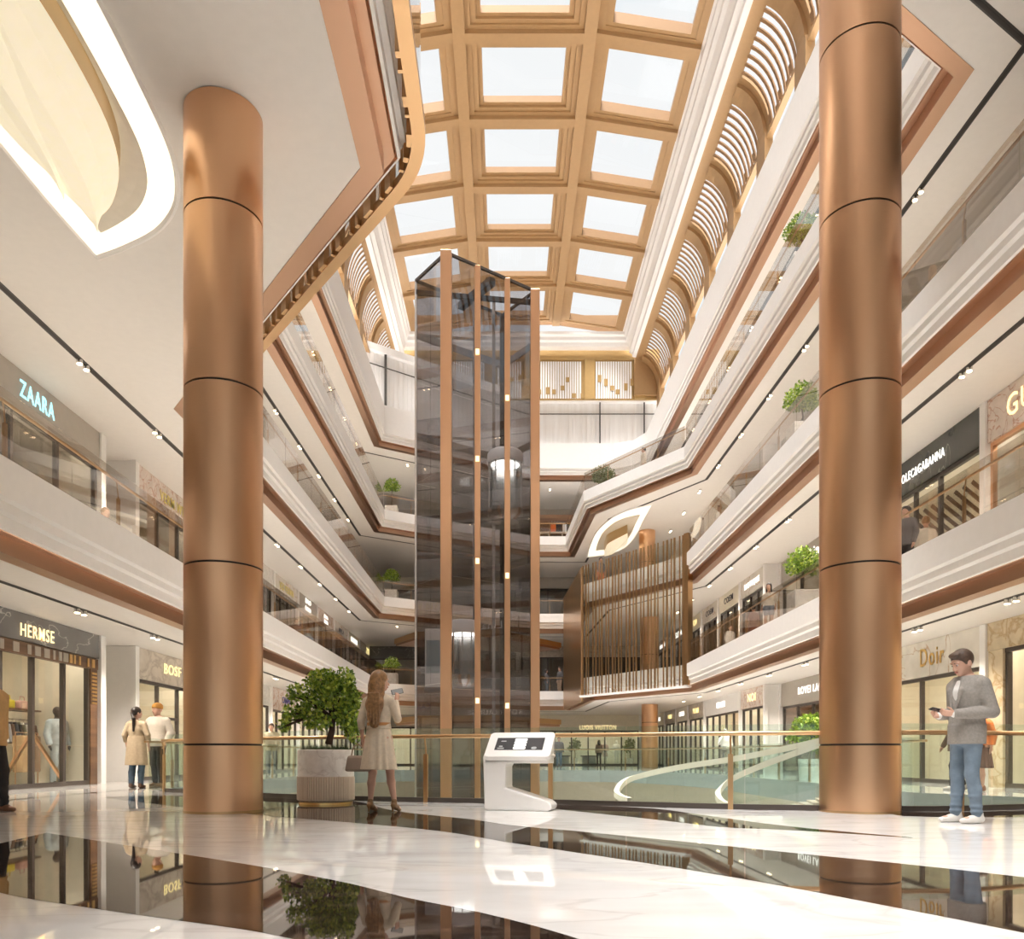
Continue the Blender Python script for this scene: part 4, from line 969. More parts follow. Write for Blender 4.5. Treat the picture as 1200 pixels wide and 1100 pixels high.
# ================================================================= PLANTS, PLANTERS, KIOSK
def leaves(mb, c, R, n, s, rg, shell=.55):
    for _ in range(n):
        while True:
            v = Vector((rg.uniform(-1, 1), rg.uniform(-1, 1), rg.uniform(-1, 1)))
            if shell < v.length < 1 or (v.length < 1 and rg.random() < .25): break
        p = Vector(c)+Vector((v.x*R[0], v.y*R[1], v.z*R[2]))
        d = Vector((rg.gauss(0, 1), rg.gauss(0, 1), rg.gauss(.2, 1))).normalized(); a = d.cross(Vector((rg.gauss(0, 1), rg.gauss(0, 1), rg.gauss(0, 1)))).normalized(); nn = d.cross(a)
        L = s*rg.uniform(.7, 1.3); w = L*.36
        mb.add([p, p+d*L*.45+a*w+nn*w*.25, p+d*L, p+d*L*.45-a*w+nn*w*.25], [(0, 1, 2), (0, 2, 3)])
def tree(t, base, clusters, trunk, nl, s, seed, mat='leaf', r0=.05):
    rg = random.Random(seed); m = MB()
    b = Vector(base); top = Vector(trunk)
    m.tube([b, b.lerp(top, .5)+Vector((.02, 0, 0)), top], [r0, r0*.8, r0*.7], 10)
    for c, R in clusters:
        c = Vector(c); mid = top.lerp(c, .5)+Vector((rg.uniform(-.04, .04), 0, .03)); m.tube([top-Vector((0, 0, .05)), mid, c], [r0*.6, r0*.4, r0*.15], 7)
        for k in range(3):
            q = c+Vector((rg.uniform(-.7, .7)*R[0], rg.uniform(-.7, .7)*R[1], rg.uniform(-.5, .8)*R[2])); m.tube([mid, q], [r0*.25, r0*.08], 5)
    m.build('trunk', 'bark', t, smooth=True)
    m = MB()
    vol = sum(R[0]*R[1]*R[2] for c, R in clusters)
    for c, R in clusters: leaves(m, c, R, int(nl*(R[0]*R[1]*R[2])/vol)+20, s, rg)
    m.build('foliage', mat, t)
def grass(t, c, r, n, h, seed):
    rg = random.Random(seed); m = MB()
    for _ in range(n):
        a = rg.uniform(0, 2*PI); q = r*math.sqrt(rg.random()); p = Vector((c[0]+q*math.cos(a), c[1]+q*math.sin(a), c[2])); d = Vector((rg.uniform(-.5, .5), rg.uniform(-.5, .5), 1)).normalized(); s = Vector((rg.uniform(-1, 1), rg.uniform(-1, 1), 0)).normalized()*.008; hh = h*rg.uniform(.5, 1.1)
        m.add([p-s, p+s, p+d*hh], [(0, 1, 2)])
    o = m.build('ground_cover', 'grass', t); o['kind'] = 'stuff'
# big potted tree beside the left column
px0, d0 = 382, 11.62; x0 = (px0-CX)*d0/F
t = thing('potted_tree', 'green leafy tree in round white and oak planter beside woman in beige dress', 'potted plant', (x0, d0, 0))
m = MB(); m.lathe([(.36, .0), (.36, .035), (.40, .05), (.40, .395)], (x0, d0, 0), 64, cap=False); m.build('planter_base', 'oak', t, smooth=True)
m = MB()
for k in range(72):
    a = 2*PI*k/72; m.box(0, 0, 0, 0, 0, 0) if False else m.tube([(x0+.402*math.cos(a), d0+.402*math.sin(a), .06), (x0+.402*math.cos(a), d0+.402*math.sin(a), .39)], .012, 6)
m.build('fluting', 'oak', t, smooth=True)
m = MB(); m.lathe([(.385, .0), (.385, .03)], (x0, d0, 0), 48); m.build('foot_ring', 'brass', t)
m = MB(); m.lathe([(.40, .395), (.405, .40), (.405, .775), (.395, .785), (.37, .785), (.365, .70)], (x0, d0, 0), 64, cap=False); m.build('planter_top', 'plaster_white', t, smooth=True)
m = MB(); m.lathe([(.0, .71), (.366, .71)], (x0, d0, 0), 40, cap=False); m.build('soil', 'soil', t)
grass(t, (x0, d0, .71), .35, 700, .17, 3)
tr = at(390, 838, d0)
tree(t, at(385, 872, d0), [(at(397, 815, d0), (.27, .30, .27)), (at(366, 828, d0), (.20, .26, .18)), (at(333, 850, d0), (.10, .12, .10)), (at(410, 838, d0), (.2, .25, .25)), (at(377, 800, d0+.1), (.24, .25, .2)), (at(402, 795, d0-.1), (.18, .2, .15)), (at(348, 812, d0), (.14, .16, .13)), (at(343, 836, d0+.1), (.15, .16, .14)), (at(372, 846, d0-.1), (.2, .2, .12)), (at(414, 860, d0+.1), (.1, .14, .14)), (at(412, 818, d0), (.14, .2, .2))], tr, 3700, .064, 11, r0=.055)
# tree behind the rail at right
d = 22.6; x = 8.75
t = thing('potted_tree', 'bushy ground-floor tree behind the glass rail just left of the tall right column', 'potted plant', (x, d, 0))
m = MB(); m.lathe([(.38, 0), (.42, .6), (.38, .6), (.37, .52)], (x, d, 0), 32, cap=False); m.build('planter', 'plaster_white', t, smooth=True)
m = MB(); m.lathe([(0, .53), (.37, .53)], (x, d, 0), 24, cap=False); m.build('soil', 'soil', t)
tree(t, (x, d, .53), [(at(950, 850, d), (.5, .5, .32)), (at(934, 862, d), (.32, .35, .22)), (at(958, 870, d), (.5, .45, .28)), (at(960, 845, d), (.3, .3, .25))], (x, d, 1.0), 2600, .09, 21, 'leaf')
# gallery plants
def gal_plant(px, py, L, d, h, label, n=900, s=.09, mat='leaf', x=None, box=True, R=(.42, .4, .38)):
    c = at(px, py, d); zf = ZF[L]
    if x is not None: c.x = x
    t = thing('potted_plant', label, 'potted plant', (c.x, d, zf))
    hb = .95
    m = MB(); m.box(c.x-.36, c.x+.36, d-.36, d+.36, zf, zf+hb); m.build('planter', 'plaster_white', t, bevel=.02)
    m = MB(); m.box(c.x-.32, c.x+.32, d-.32, d+.32, zf+hb, zf+hb+.015); m.build('soil', 'soil', t)
    tree(t, (c.x, d, zf+hb), [((c.x, d, c.z), R), ((c.x-.3, d, c.z-.18), (R[0]*.6, R[1]*.6, R[2]*.6)), ((c.x+.28, d+.1, c.z-.12), (R[0]*.6, R[1]*.6, R[2]*.7))], (c.x, d, max(zf+hb+.12, c.z-R[2]*.8)), n, s, int(px+py), mat, .03)
gal_plant(459, 568, 3, 47.6, 1, 'bright green plant in a white box at the far left end of the third gallery')
gal_plant(459, 674, 2, 47.6, 1, 'green plant in a white box at the far left end of the second gallery')
gal_plant(459, 777, 1, 47.6, 1, 'green plant in white box at far left end of first gallery above woman with phone')
gal_plant(941, 657, 1, 23.8, 1, 'bright green plant on the first gallery touching the left edge of the tall right column', 1300, .085, R=(.45, .5, .42))
gal_plant(940, 465, 2, 23.8, 1, 'green plant on the second gallery at the left edge of the tall right column', 1300, .085, R=(.45, .5, .42))
gal_plant(940, 268, 3, 23.8, 1, 'green plant on third gallery touching tall right column, highest of three in a line', 1300, .085, R=(.45, .5, .42))
gal_plant(707, 556, 3, 45.2, 1, 'dark green round bush on the far right terrace of the third gallery', 1500, .10, 'leaf_olive', R=(.7, .6, .5))
gal_plant(768, 668, 2, 41.5, 1, 'olive bush behind the top of the slatted screen on the second gallery', 700, .10, 'leaf_olive')
for x, s in ((3.0, 0), (5.2, 1), (9.3, 2)):                    # plants inside the far shop
    y = 59.3; t = thing('potted_plant', 'tall potted plant inside the bright far shop, %s of the three' % ['leftmost', 'middle', 'rightmost'][s], 'potted plant', (x, y, 0))
    m = MB(); m.lathe([(.2, 0), (.26, .5), (.22, .5)], (x, y, 0), 20); m.build('pot', 'plaster_white', t, smooth=True)
    tree(t, (x, y, .5), [((x, y, 1.5), (.4, .35, .45)), ((x-.3, y, 1.2), (.25, .25, .25))], (x, y, 1.0), 260, .16, 40+s, 'leaf_olive', .03)
for x, s in ((4.2, 'low dark display table, left one'), (6.2, 'grey display counter, right one')):
    t = thing('display_table', s+' inside the bright far shop', 'table', (x, 58.9, 0)); m = MB(); m.box(x-.6, x+.6, 58.6, 59.2, .62, .7); m.build('top', 'dark_frame', t); m = MB(); m.box(x-.5, x+.5, 58.7, 59.1, 0, .62); m.build('base', 'slab_green', t)
# colourful shelf at the far end of the second gallery
for lab, x0, c in (('orange and black', 3.0, 0), ('green and red', 4.1, 1), ('blue and white', 5.1, 2)):
    pass
sh = thing('display_shelf', 'brown shelf of bright boxes at the far end of the second gallery, right of the lift tower', 'shelf', (4.0, 53.0, ZF[2]))
sh.location.z = ZF[3]-0.0
zf = ZF[3]
sh['label'] = 'brown shelf of bright boxes at far end of third gallery, right of lift tower'
m = MB(); m.box(2.3, 6.0, 53.6, 53.7, zf, zf+2.3); m.build('back_panel', 'walnut', sh)
m = MB(); m.box(2.3, 6.0, 53.2, 53.6, zf+1.0, zf+1.05); m.build('board', 'oak', sh)
m = MB(); m.box(2.3, 6.0, 53.2, 53.6, zf, zf+.08); m.build('board', 'oak', sh)
for x in (2.3, 2.9, 3.8, 4.7, 5.5): m = MB(); m.box(x, x+.05, 53.2, 53.6, zf+.08, zf+1.0); m.build('upright', 'oak', sh)
for i, (n_, c, x, z) in enumerate((('orange', (.7, .16, .03), 3.05, 1.05), ('black', (.02, .02, .03), 3.4, 1.05), ('green', (.04, .4, .15), 4.25, 1.05), ('white', (.75, .75, .75), 3.85, 1.05), ('blue', (.04, .12, .5), 4.9, 1.05), ('pale blue', (.3, .45, .65), 5.25, 1.05), ('red', (.55, .03, .05), 3.95, .08), ('grey', (.25, .25, .26), 3.1, .08), ('dark grey', (.1, .1, .11), 4.85, .08))):
    mt = 'box_'+n_.replace(' ', '_'); plain(mt, c, rough=.5)
    o = MB().box(x, x+(.34 if z > 1 else .55), 53.25, 53.5, zf+z, zf+z+(.5 if z > 1 else .7)).build('display_box', mt, None, bevel=.01); tag(o, '%s box on the %s board of the far shelf right of the lift tower' % (n_, 'upper' if z > 1 else 'lower'), 'box', 'bright boxes on the far shelf')
# ---- information kiosk
kx, ky = .20, 10.25; kr = math.radians(-14)
k = thing('touchscreen_kiosk', 'white C-shaped touchscreen kiosk standing on the marble in front of the glass rail', 'kiosk', (kx, ky, 0), kr)
m = MB()
poly = [(-.43, .02), (-.40, 0), (.40, 0), (.44, .03), (.44, .08), (.38, .13), (-.08, .27), (-.155, .29), (-.155, .56), (-.12, .62), (-.05, .645), (.36, .645), (.42, .68), (.42, .72), (-.43, .72), (-.45, .69)]
m.yprism(poly, -.20, .20); m.build('body', 'kiosk_white', k, bevel=.018, world=False)
# foot and spine thicken towards the front edge
def rrect(w, h, r, n=5):
    out = []
    for (cx, cy, a0) in ((w/2-r, h/2-r, 0), (-w/2+r, h/2-r, 90), (-w/2+r, -h/2+r, 180), (w/2-r, -h/2+r, 270)):
        for i in range(n+1):
            a = math.radians(a0+90*i/n); out.append((cx+r*math.cos(a), cy+r*math.sin(a)))
    return out
yb, zb_, yt, zt_ = -.24, .685, .17, 1.005
du = Vector((0, yt-yb, zt_-zb_)); Ls = du.length; du.normalize(); nv = Vector((0, -du.z, du.y)); cc = Vector((-.005, (yb+yt)/2, (zb_+zt_)/2))
def onslab(p, h): return cc+Vector((p[0], 0, 0))+du*p[1]+nv*h
m = MB(); R_ = rrect(.86, Ls, .06); n = len(R_)
m.add([onslab(p, 0) for p in R_]+[onslab(p, -.07) for p in R_], [tuple(range(n)), tuple(range(n, 2*n))[::-1]]+[(i, (i+1) % n, n+(i+1) % n, n+i) for i in range(n)])
m.build('desk_panel', 'kiosk_white', k, bevel=.012, world=False)
m = MB(); m.xprism([(-.2, .60), (-.2, .70), (.13, .95), (.20, .90), (.20, .60)], -.42, .40); m.build('desk_bracket', 'kiosk_white', k, bevel=.015, world=False)
m = MB(); q = [onslab((sx*.315, sz*.13+.005), .002) for sx, sz in ((-1, -1), (1, -1), (1, 1), (-1, 1))]; m.add(q, [(0, 1, 2, 3)]); scr = m.build('screen', 'screen_dark', k, world=False)
m = MB()
for i in range(4):
    for j in range(2):
        cx_, cy_ = -.03+j*.075, -.085+i*.058; r_ = rrect(.088, .052, .022, 4); m.add([onslab((p[0]+cx_, p[1]+cy_), .004) for p in r_], [tuple(range(len(r_)))])
m.build('screen_logo', 'screen_white', scr, world=False)
m = MB()
for (cx_, cy_, w, h) in ((-.22, .06, .07, .02), (-.24, -.05, .05, .03), (-.235, -.09, .09, .025), (.2, -.085, .07, .05)):
    r_ = rrect(w, h, min(w, h)*.45, 4); m.add([onslab((p[0]+cx_, p[1]+cy_), .004) for p in r_], [tuple(range(len(r_)))])
m.build('screen_icons', 'screen_grey', scr, world=False)
# ================================================================= PEOPLE (continuous bodies grown from distance fields)
def rotx(a): return np.array([[1, 0, 0], [0, math.cos(a), -math.sin(a)], [0, math.sin(a), math.cos(a)]])
def rotz(a): return np.array([[math.cos(a), -math.sin(a), 0], [math.sin(a), math.cos(a), 0], [0, 0, 1]])
R = math.radians
class Field:
    def __init__(s): s.pr = []; s.clips = []; s.warp = None
    def cone(s, a, b, r1, r2, S=(1, 1, 1), k=.03, op='u'): s.pr.append(('c', np.array(a, float), np.array(b, float), r1, r2, np.array(S, float), k, op)); return s
    def ell(s, c, R, rot=None, k=.02, op='u'):
        if rot is not None: R = tuple(v*1.08 for v in R)
        s.pr.append(('e', np.array(c, float), np.array(R, float), rot, 0, None, k, op)); return s
    def skirt(s, z0, z1, r0, r1, fy=.75, n=14, amp=.012, c=(0, 0), k=.02, pw=1.0): s.pr.append(('s', z0, z1, r0, r1, (fy, n, amp, c, pw), k, 'u')); return s
    def clip(s, nrm, d): s.clips.append((np.array(nrm, float), d)); return s
    def bounds(s):
        lo = np.full(3, 9.); hi = np.full(3, -9.)
        for p in s.pr:
            if p[7] != 'u': continue
            l, h = s.bb(p); lo = np.minimum(lo, l); hi = np.maximum(hi, h)
        return lo, hi
    def bb(s, p):
        if p[0] == 'c':
            r = max(p[3], p[4])*p[5]; return np.minimum(p[1], p[2])-r, np.maximum(p[1], p[2])+r
        if p[0] == 'e': r = max(p[2]) if p[3] is not None else p[2]; return p[1]-r, p[1]+r
        r = max(p[3], p[4])+p[5][2]+.01; c = p[5][3]; return np.array([c[0]-r, c[1]-r, min(p[1], p[2])]), np.array([c[0]+r, c[1]+r, max(p[1], p[2])])
    def mesh(s, h):
        lo, hi = s.bounds(); lo = lo-.03-h*2; hi = hi+.03+h*2; n = np.ceil((hi-lo)/h).astype(int)+1
        ax = [lo[i]+h*np.arange(n[i]) for i in range(3)]
        Fv = np.full(tuple(n), .12, np.float32)
        for p in s.pr:
            l, u = s.bb(p); mg = p[6]+.05+2*h
            i0 = np.clip(np.floor((l-mg-lo)/h).astype(int), 0, n-1); i1 = np.clip(np.ceil((u+mg-lo)/h).astype(int)+1, 1, n)
            X = ax[0][i0[0]:i1[0], None, None].astype(np.float32); Y = ax[1][None, i0[1]:i1[1], None].astype(np.float32); Z = ax[2][None, None, i0[2]:i1[2]].astype(np.float32)
            if p[0] == 'c':
                a, b, S = p[1], p[2], p[5]; q = [(X-a[0])/S[0], (Y-a[1])/S[1], (Z-a[2])/S[2]]; ba = (b-a)/S; L2 = max(float(ba@ba), 1e-9)
                t = np.clip((q[0]*ba[0]+q[1]*ba[1]+q[2]*ba[2])/L2, 0, 1)
                d = (np.sqrt((q[0]-t*ba[0])**2+(q[1]-t*ba[1])**2+(q[2]-t*ba[2])**2)-(p[3]+(p[4]-p[3])*t))*float(min(S))
            elif p[0] == 'e':
                c, R, rot = p[1], p[2], p[3]; x, y, z = X-c[0], Y-c[1], Z-c[2]
                if rot is not None:
                    m = rot.T; x, y, z = m[0, 0]*x+m[0, 1]*y+m[0, 2]*z, m[1, 0]*x+m[1, 1]*y+m[1, 2]*z, m[2, 0]*x+m[2, 1]*y+m[2, 2]*z
                k0 = np.sqrt((x/R[0])**2+(y/R[1])**2+(z/R[2])**2); k1 = np.sqrt((x/R[0]**2)**2+(y/R[1]**2)**2+(z/R[2]**2)**2)+1e-6
                d = k0*(k0-1)/k1
            else:
                z0, z1, r0, r1 = p[1:5]; fy, nn, amp, c, pw = p[5]
                t = np.clip((Z-z0)/(z1-z0), 0, 1); r = r0+(r1-r0)*t**pw; x, y = X-c[0], (Y-c[1])/fy; th = np.arctan2(y, x)
                d = (np.sqrt(x*x+y*y)-(r+amp*np.sin(th*nn+1.7*np.sin(th*3))*t))*.8
                d = np.maximum(d, np.maximum(min(z0, z1)-Z, Z-max(z0, z1)))
            sl = tuple(slice(i0[i], i1[i]) for i in range(3)); sub = Fv[sl]; k = p[6]
            if p[7] == 'u':
                if k > 0: hh = np.maximum(k-np.abs(sub-d), 0)/k; Fv[sl] = np.minimum(sub, d)-hh*hh*k*.25
                else: Fv[sl] = np.minimum(sub, d)
            else: Fv[sl] = np.maximum(sub, -d)
        for nrm, dd in s.clips:
            Fv = np.maximum(Fv, (nrm[0]*ax[0][:, None, None]+nrm[1]*ax[1][None, :, None]+nrm[2]*ax[2][None, None, :]-dd).astype(np.float32))
        # surface nets
        ins = Fv < 0; c = np.zeros(tuple(n-1), np.uint8)
        cor = [(i, j, k) for i in (0, 1) for j in (0, 1) for k in (0, 1)]
        for (i, j, k) in cor: c += ins[i:n[0]-1+i, j:n[1]-1+j, k:n[2]-1+k]
        act = (c > 0) & (c < 8); idx = np.full(tuple(n-1), -1, np.int64); cells = np.argwhere(act); idx[act] = np.arange(len(cells))
        acc = np.zeros((len(cells), 3)); cnt = np.zeros(len(cells))
        vals = {q: Fv[cells[:, 0]+q[0], cells[:, 1]+q[1], cells[:, 2]+q[2]] for q in cor}
        for q in cor:
            for a in range(3):
                if q[a] == 0:
                    r = list(q); r[a] = 1; v0 = vals[q]; v1 = vals[tuple(r)]; cr = (v0 < 0) != (v1 < 0)
                    t = np.where(cr, v0/np.where(cr, v0-v1, 1), 0); pt = np.repeat(np.array(q, float)[None], len(cells), 0); pt[:, a] += t
                    acc[cr] += pt[cr]; cnt[cr] += 1
        V = lo+h*(cells+acc/cnt[:, None])
        faces = []
        for a in range(3):
            b, d = (a+1) % 3, (a+2) % 3
            s0 = [slice(None)]*3; s1 = [slice(None)]*3; s0[a] = slice(0, n[a]-1); s1[a] = slice(1, n[a])
            e = np.argwhere(ins[tuple(s0)] != ins[tuple(s1)]); 
            e = e[(e[:, b] > 0) & (e[:, d] > 0) & (e[:, b] < n[b]-1) & (e[:, d] < n[d]-1)]
            flip = ins[tuple(s0)][e[:, 0], e[:, 1], e[:, 2]]
            def off(x, y): o = e.copy(); o[:, b] -= x; o[:, d] -= y; return idx[o[:, 0], o[:, 1], o[:, 2]]
            Q = np.stack([off(1, 1), off(0, 1), off(0, 0), off(1, 0)], 1); Q[~flip] = Q[~flip][:, ::-1]; faces.append(Q)
        return V, np.concatenate(faces)
    def build(s, name, mat, parent, h, scale=1.0):
        V, Q = s.mesh(h); me = bpy.data.meshes.new(name); V = V*scale
        me.vertices.add(len(V)); me.vertices.foreach_set('co', V.astype(np.float32).ravel())
        me.loops.add(Q.size); me.loops.foreach_set('vertex_index', Q.astype(np.int32).ravel())
        me.polygons.add(len(Q)); me.polygons.foreach_set('loop_start', (np.arange(len(Q))*4).astype(np.int32))
        me.polygons.foreach_set('use_smooth', np.ones(len(Q), bool)); me.update(calc_edges=True); me.validate()
        me.materials.append(M[mat]); o = bpy.data.objects.new(name, me); COL.objects.link(o); o.parent = parent; return o
def pmat(name, col, rough=.75, **k):
    if name not in M: plain(name, col, rough=rough, **k)
    return name
pmat('skin', (.56, .33, .24), .5, vary=.05); pmat('skin_tan', (.42, .24, .16), .5, vary=.05); pmat('eye_white', (.5, .46, .43), .3); pmat('iris', (.05, .035, .025), .2); pmat('lips', (.42, .17, .14), .45)
pmat('hair_dark', (.02, .012, .009), .45, vary=.3, scale=40); pmat('hair_auburn', (.26, .135, .055), .4, vary=.35, scale=30); pmat('hair_brown', (.07, .04, .025), .5, vary=.3, scale=40); pmat('hair_grey', (.35, .33, .31), .5, vary=.2, scale=40)
def person(name_label, loc, rz, H=1.75, fem=False, h=.014, arms=None, stride=0.0, top=None, bottom=None, hair='short', hairmat='hair_brown', shoes=('leather', (.10, .05, .03)), pitch=0.0, yaw=0.0, skirt=None, coat=None, hat=None, skin='skin', group=None, fingers=False, belt=None, heels=False, inner=None, face=False, lean=0.0):
    t = thing('person', name_label, 'person', loc, rz, group); sc = H/1.75; fm = fem
    sw = .165 if fm else .195; hw = .095
    J = {}
    hz = .05 if heels else 0.0
    for s, nm in ((1, 'l'), (-1, 'r')):
        st = stride*s
        J['hip'+nm] = np.array([s*hw, 0, .92]); J['kne'+nm] = np.array([s*(hw+.005), -.03-st*.5-abs(st)*.12, .50+abs(st)*.02]); J['ank'+nm] = np.array([s*(hw+.01), .02-st, .09+hz+(abs(st)*.10 if st < 0 else 0)])
        J['sho'+nm] = np.array([s*sw, .015, 1.395])
        J['elb'+nm] = np.array([s*(sw+.055), .035+st*.35, 1.14]); J['wri'+nm] = np.array([s*(sw+.06), -.05+st*.7, .90])
        J['hdr'+nm] = None
    for k, v in (arms or {}).items(): J[k] = np.array(v, float)
    nk = np.array([0, .02, 1.50]); HR = rotz(yaw) @ rotx(pitch)
    def hp(p): return nk+HR @ ((np.array(p, float)-nk)*1.08)
    B = Field()
    # torso
    if fm:
        tor = [((0, .0, .93), (0, 0, 1.0), .165, .145, (1, .72, 1)), ((0, 0, 1.0), (0, 0, 1.13), .14, .118, (1, .72, 1)), ((0, 0, 1.13), (0, 0, 1.28), .118, .145, (1, .75, 1)), ((0, 0, 1.28), (0, .01, 1.38), .145, .12, (1, .68, 1)), ((-.12, .015, 1.39), (.12, .015, 1.39), .045, .045, (1, .9, 1)), ((-.11, .018, 1.395), (0, .03, 1.45), .045, .048, (1, 1, 1)), ((.11, .018, 1.395), (0, .03, 1.45), .045, .048, (1, 1, 1))]
    else:
        tor = [((0, .0, .93), (0, 0, 1.02), .160, .150, (1, .74, 1)), ((0, 0, 1.02), (0, 0, 1.14), .150, .150, (1, .74, 1)), ((0, 0, 1.14), (0, 0, 1.30), .150, .178, (1, .68, 1)), ((0, 0, 1.30), (0, .01, 1.38), .178, .15, (1, .68, 1)), ((-.15, .015, 1.385), (.15, .015, 1.385), .055, .055, (1, .9, 1)), ((-.14, .02, 1.39), (0, .03, 1.46), .055, .058, (1, 1, 1)), ((.14, .02, 1.39), (0, .03, 1.46), .055, .058, (1, 1, 1))]
    def torso(Fd, g, z=0):
        for a, b, r1, r2, S in tor: Fd.cone(a, b, r1+g, r2+g, S, .04)
    torso(B, -.012)
    B.cone((0, .02, 1.40), hp((0, .012, 1.56)), .056 if not fm else .046, .052 if not fm else .043, k=.03)
    ar = (.046, .038, .026) if not fm else (.038, .031, .022); lr = (.085, .055, .052, .034) if not fm else (.085, .052, .050, .030)
    for nm in 'lr':
        B.cone(J['sho'+nm], J['elb'+nm], ar[0], ar[1], k=.03); B.cone(J['elb'+nm], J['wri'+nm], ar[1], ar[2], k=.015)
        B.cone(J['hip'+nm], J['kne'+nm], lr[0], lr[1], k=.03); cal = J['kne'+nm]*.62+J['ank'+nm]*.38+np.array([0, .014, 0])
        B.cone(J['kne'+nm], cal, lr[1], lr[2], k=.02); B.cone(cal, J['ank'+nm], lr[2], lr[3], k=.02)
        ft = J['ank'+nm]; B.cone(ft+[0, .02, -.04-hz*.2], ft+[0, -.13, -.055-hz], .036, .03, k=.02)
        # hand
        w = J['wri'+nm]; d = J['hdr'+nm]; fa = w-J['elb'+nm]; fa = fa/np.linalg.norm(fa)
        d = fa if d is None else d/np.linalg.norm(d)
        s = 1 if nm == 'l' else -1
        side = np.array([-s, 0, 0.])*1.0; palmn = side-d*(side@d); palmn /= np.linalg.norm(palmn)+1e-9     # palm faces the body
        if 'pal'+nm in J: palmn = J['pal'+nm]; palmn = palmn-d*(palmn@d); palmn /= np.linalg.norm(palmn)
        acr = np.cross(d, palmn); acr /= np.linalg.norm(acr)+1e-9
        pc = w+d*.05
        hs = .95 if not fm else .85
        if fingers:
            B.cone(w, w+d*.03*hs, ar[2]*.95, .026*hs, k=.012)
            for q, ln, r in ((-.027, .066, .0085), (-.009, .074, .009), (.009, .070, .009), (.027, .055, .0078)):
                k0 = w+d*.03*hs+acr*q*.7*hs; k1 = w+d*.092*hs+acr*q*hs; B.cone(k0, k1, .0145*hs, .0125*hs, k=.008)
                cu = J.get('curl', .5); f1 = k1+(d*math.cos(cu*.6)+palmn*math.sin(cu*.6))*ln*.48*hs; f2 = f1+(d*math.cos(cu*1.5)+palmn*math.sin(cu*1.5))*ln*.5*hs
                B.cone(k1, f1, r*1.05, r, k=.003); B.cone(f1, f2, r, r*.82, k=.003)
            ts = -1 if (np.cross(d, palmn) @ np.array([0, -1, 0]) < 0) else 1
            tb = w+d*.03*hs+acr*.026*ts*hs+palmn*.006; t1 = tb+(d*.6+acr*.6*ts+palmn*.35)*.038*hs; t2 = t1+(d*.85+acr*.2*ts+palmn*.35)*.034*hs
            B.cone(tb, t1, .014*hs, .0105*hs, k=.008); B.cone(t1, t2, .0105*hs, .008*hs, k=.003)
        else:
            B.cone(w, pc, ar[2], .03, S=(1, 1, 1), k=.015); B.cone(pc, w+d*.13+palmn*.02, .03, .014, k=.015); B.cone(w+d*.03, w+d*.09+acr*.03+palmn*.02, .014, .010, k=.01)
    # head
    B.ell(hp((0, .015, 1.655)), (.076, .096, .098), HR, .02); B.ell(hp((0, -.022, 1.598)), (.058, .066, .070), HR, .03); B.ell(hp((0, -.055, 1.553)), (.028, .026, .022), HR, .03)
    B.cone(hp((0, -.083, 1.648)), hp((0, -.103, 1.607)), .009, .0125, k=.012); B.cone(hp((0, -.092, 1.604)), hp((0, -.098, 1.604)), .013, .010, (1.4, 1, .8), k=.01)
    for s in (-1, 1):
        B.ell(hp((s*.076, .018, 1.625)), (.011, .021, .032), HR, .008); B.ell(hp((s*.03, -.074, 1.665)), (.026, .014, .009), HR, .012)
        B.ell(hp((s*.03, -.093, 1.640)), (.016, .010, .010), HR, 0, 's')
    B.build('body', skin, t, h, sc)
    if face:
        for s in (-1, 1):
            e = Field(); e.ell(hp((s*.029, -.074, 1.640)), (.0105, .0105, .0105), HR, 0); e.build('eye', 'eye_white', t, .004, sc)
            e = Field(); e.ell(hp((s*.029, -.081, 1.639)), (.0066, .0052, .0066), HR, 0); e.build('iris', 'iris', t, .002, sc)
            e = Field(); e.cone(hp((s*.014, -.089, 1.662)), hp((s*.048, -.075, 1.664)), .0045, .0035, k=.0); e.build('eyebrow', hairmat, t, .003, sc)
        e = Field(); e.ell(hp((0, -.0895, 1.578)), (.024, .009, .006), HR, .0); e.ell(hp((0, -.0885, 1.571)), (.019, .009, .006), HR, .004); e.build('lips', 'lips', t, .003, sc)
    # hair
    if hair:
        Hh = Field()
        Hh.ell(hp((0, .022, 1.668)), (.086, .104, .100), HR, .01)
        if hair in ('short',):
            Hh.ell(hp((0, -.075, 1.60)), (.13, .062, .094), HR, 0, 's'); Hh.ell(hp((0, -.03, 1.545)), (.2, .13, .075), HR, 0, 's')
            Hh.ell(hp((0, -.045, 1.732)), (.058, .042, .026), HR, .02)
            for s in (-1, 1): Hh.ell(hp((s*.09, .02, 1.615)), (.02, .026, .034), HR, 0, 's')
        else:
            Hh.ell(hp((0, -.085, 1.60)), (.074, .075, .098), HR, 0, 's')
            if hair == 'long':
                Hh.ell(hp((0, .05, 1.60)), (.085, .075, .11), HR, .03)
                Hh.cone(hp((0, .07, 1.57)), (0, .125, 1.34), .072, .085, (1.2, .55, 1), .04); Hh.cone((0, .125, 1.34), (0.0, .125, 1.10), .082, .05, (1.25, .5, 1), .04)
                for s in (-1, 1): Hh.cone(hp((s*.065, .0, 1.60)), (s*.07, .07, 1.36), .03, .04, k=.03)
                for i in range(7): x = -.075+.025*i; Hh.cone((x*.9, .155, 1.48), (x*1.05+.01*math.sin(i*2), .165, 1.13+.03*math.cos(i*3)), .014, .010, k=.012)
            if hair == 'shoulder':
                Hh.cone(hp((0, .06, 1.58)), (0, .085, 1.42), .075, .07, (1.15, .6, 1), .04)
                for s in (-1, 1): Hh.cone(hp((s*.068, .0, 1.62)), (s*.08, .03, 1.42), .028, .03, k=.03)
            if hair == 'ponytail':
                Hh.cone(hp((0, .11, 1.63)), (0, .135, 1.52), .03, .034, k=.02); Hh.cone((0, .135, 1.52), (0, .135, 1.25), .036, .022, k=.02)
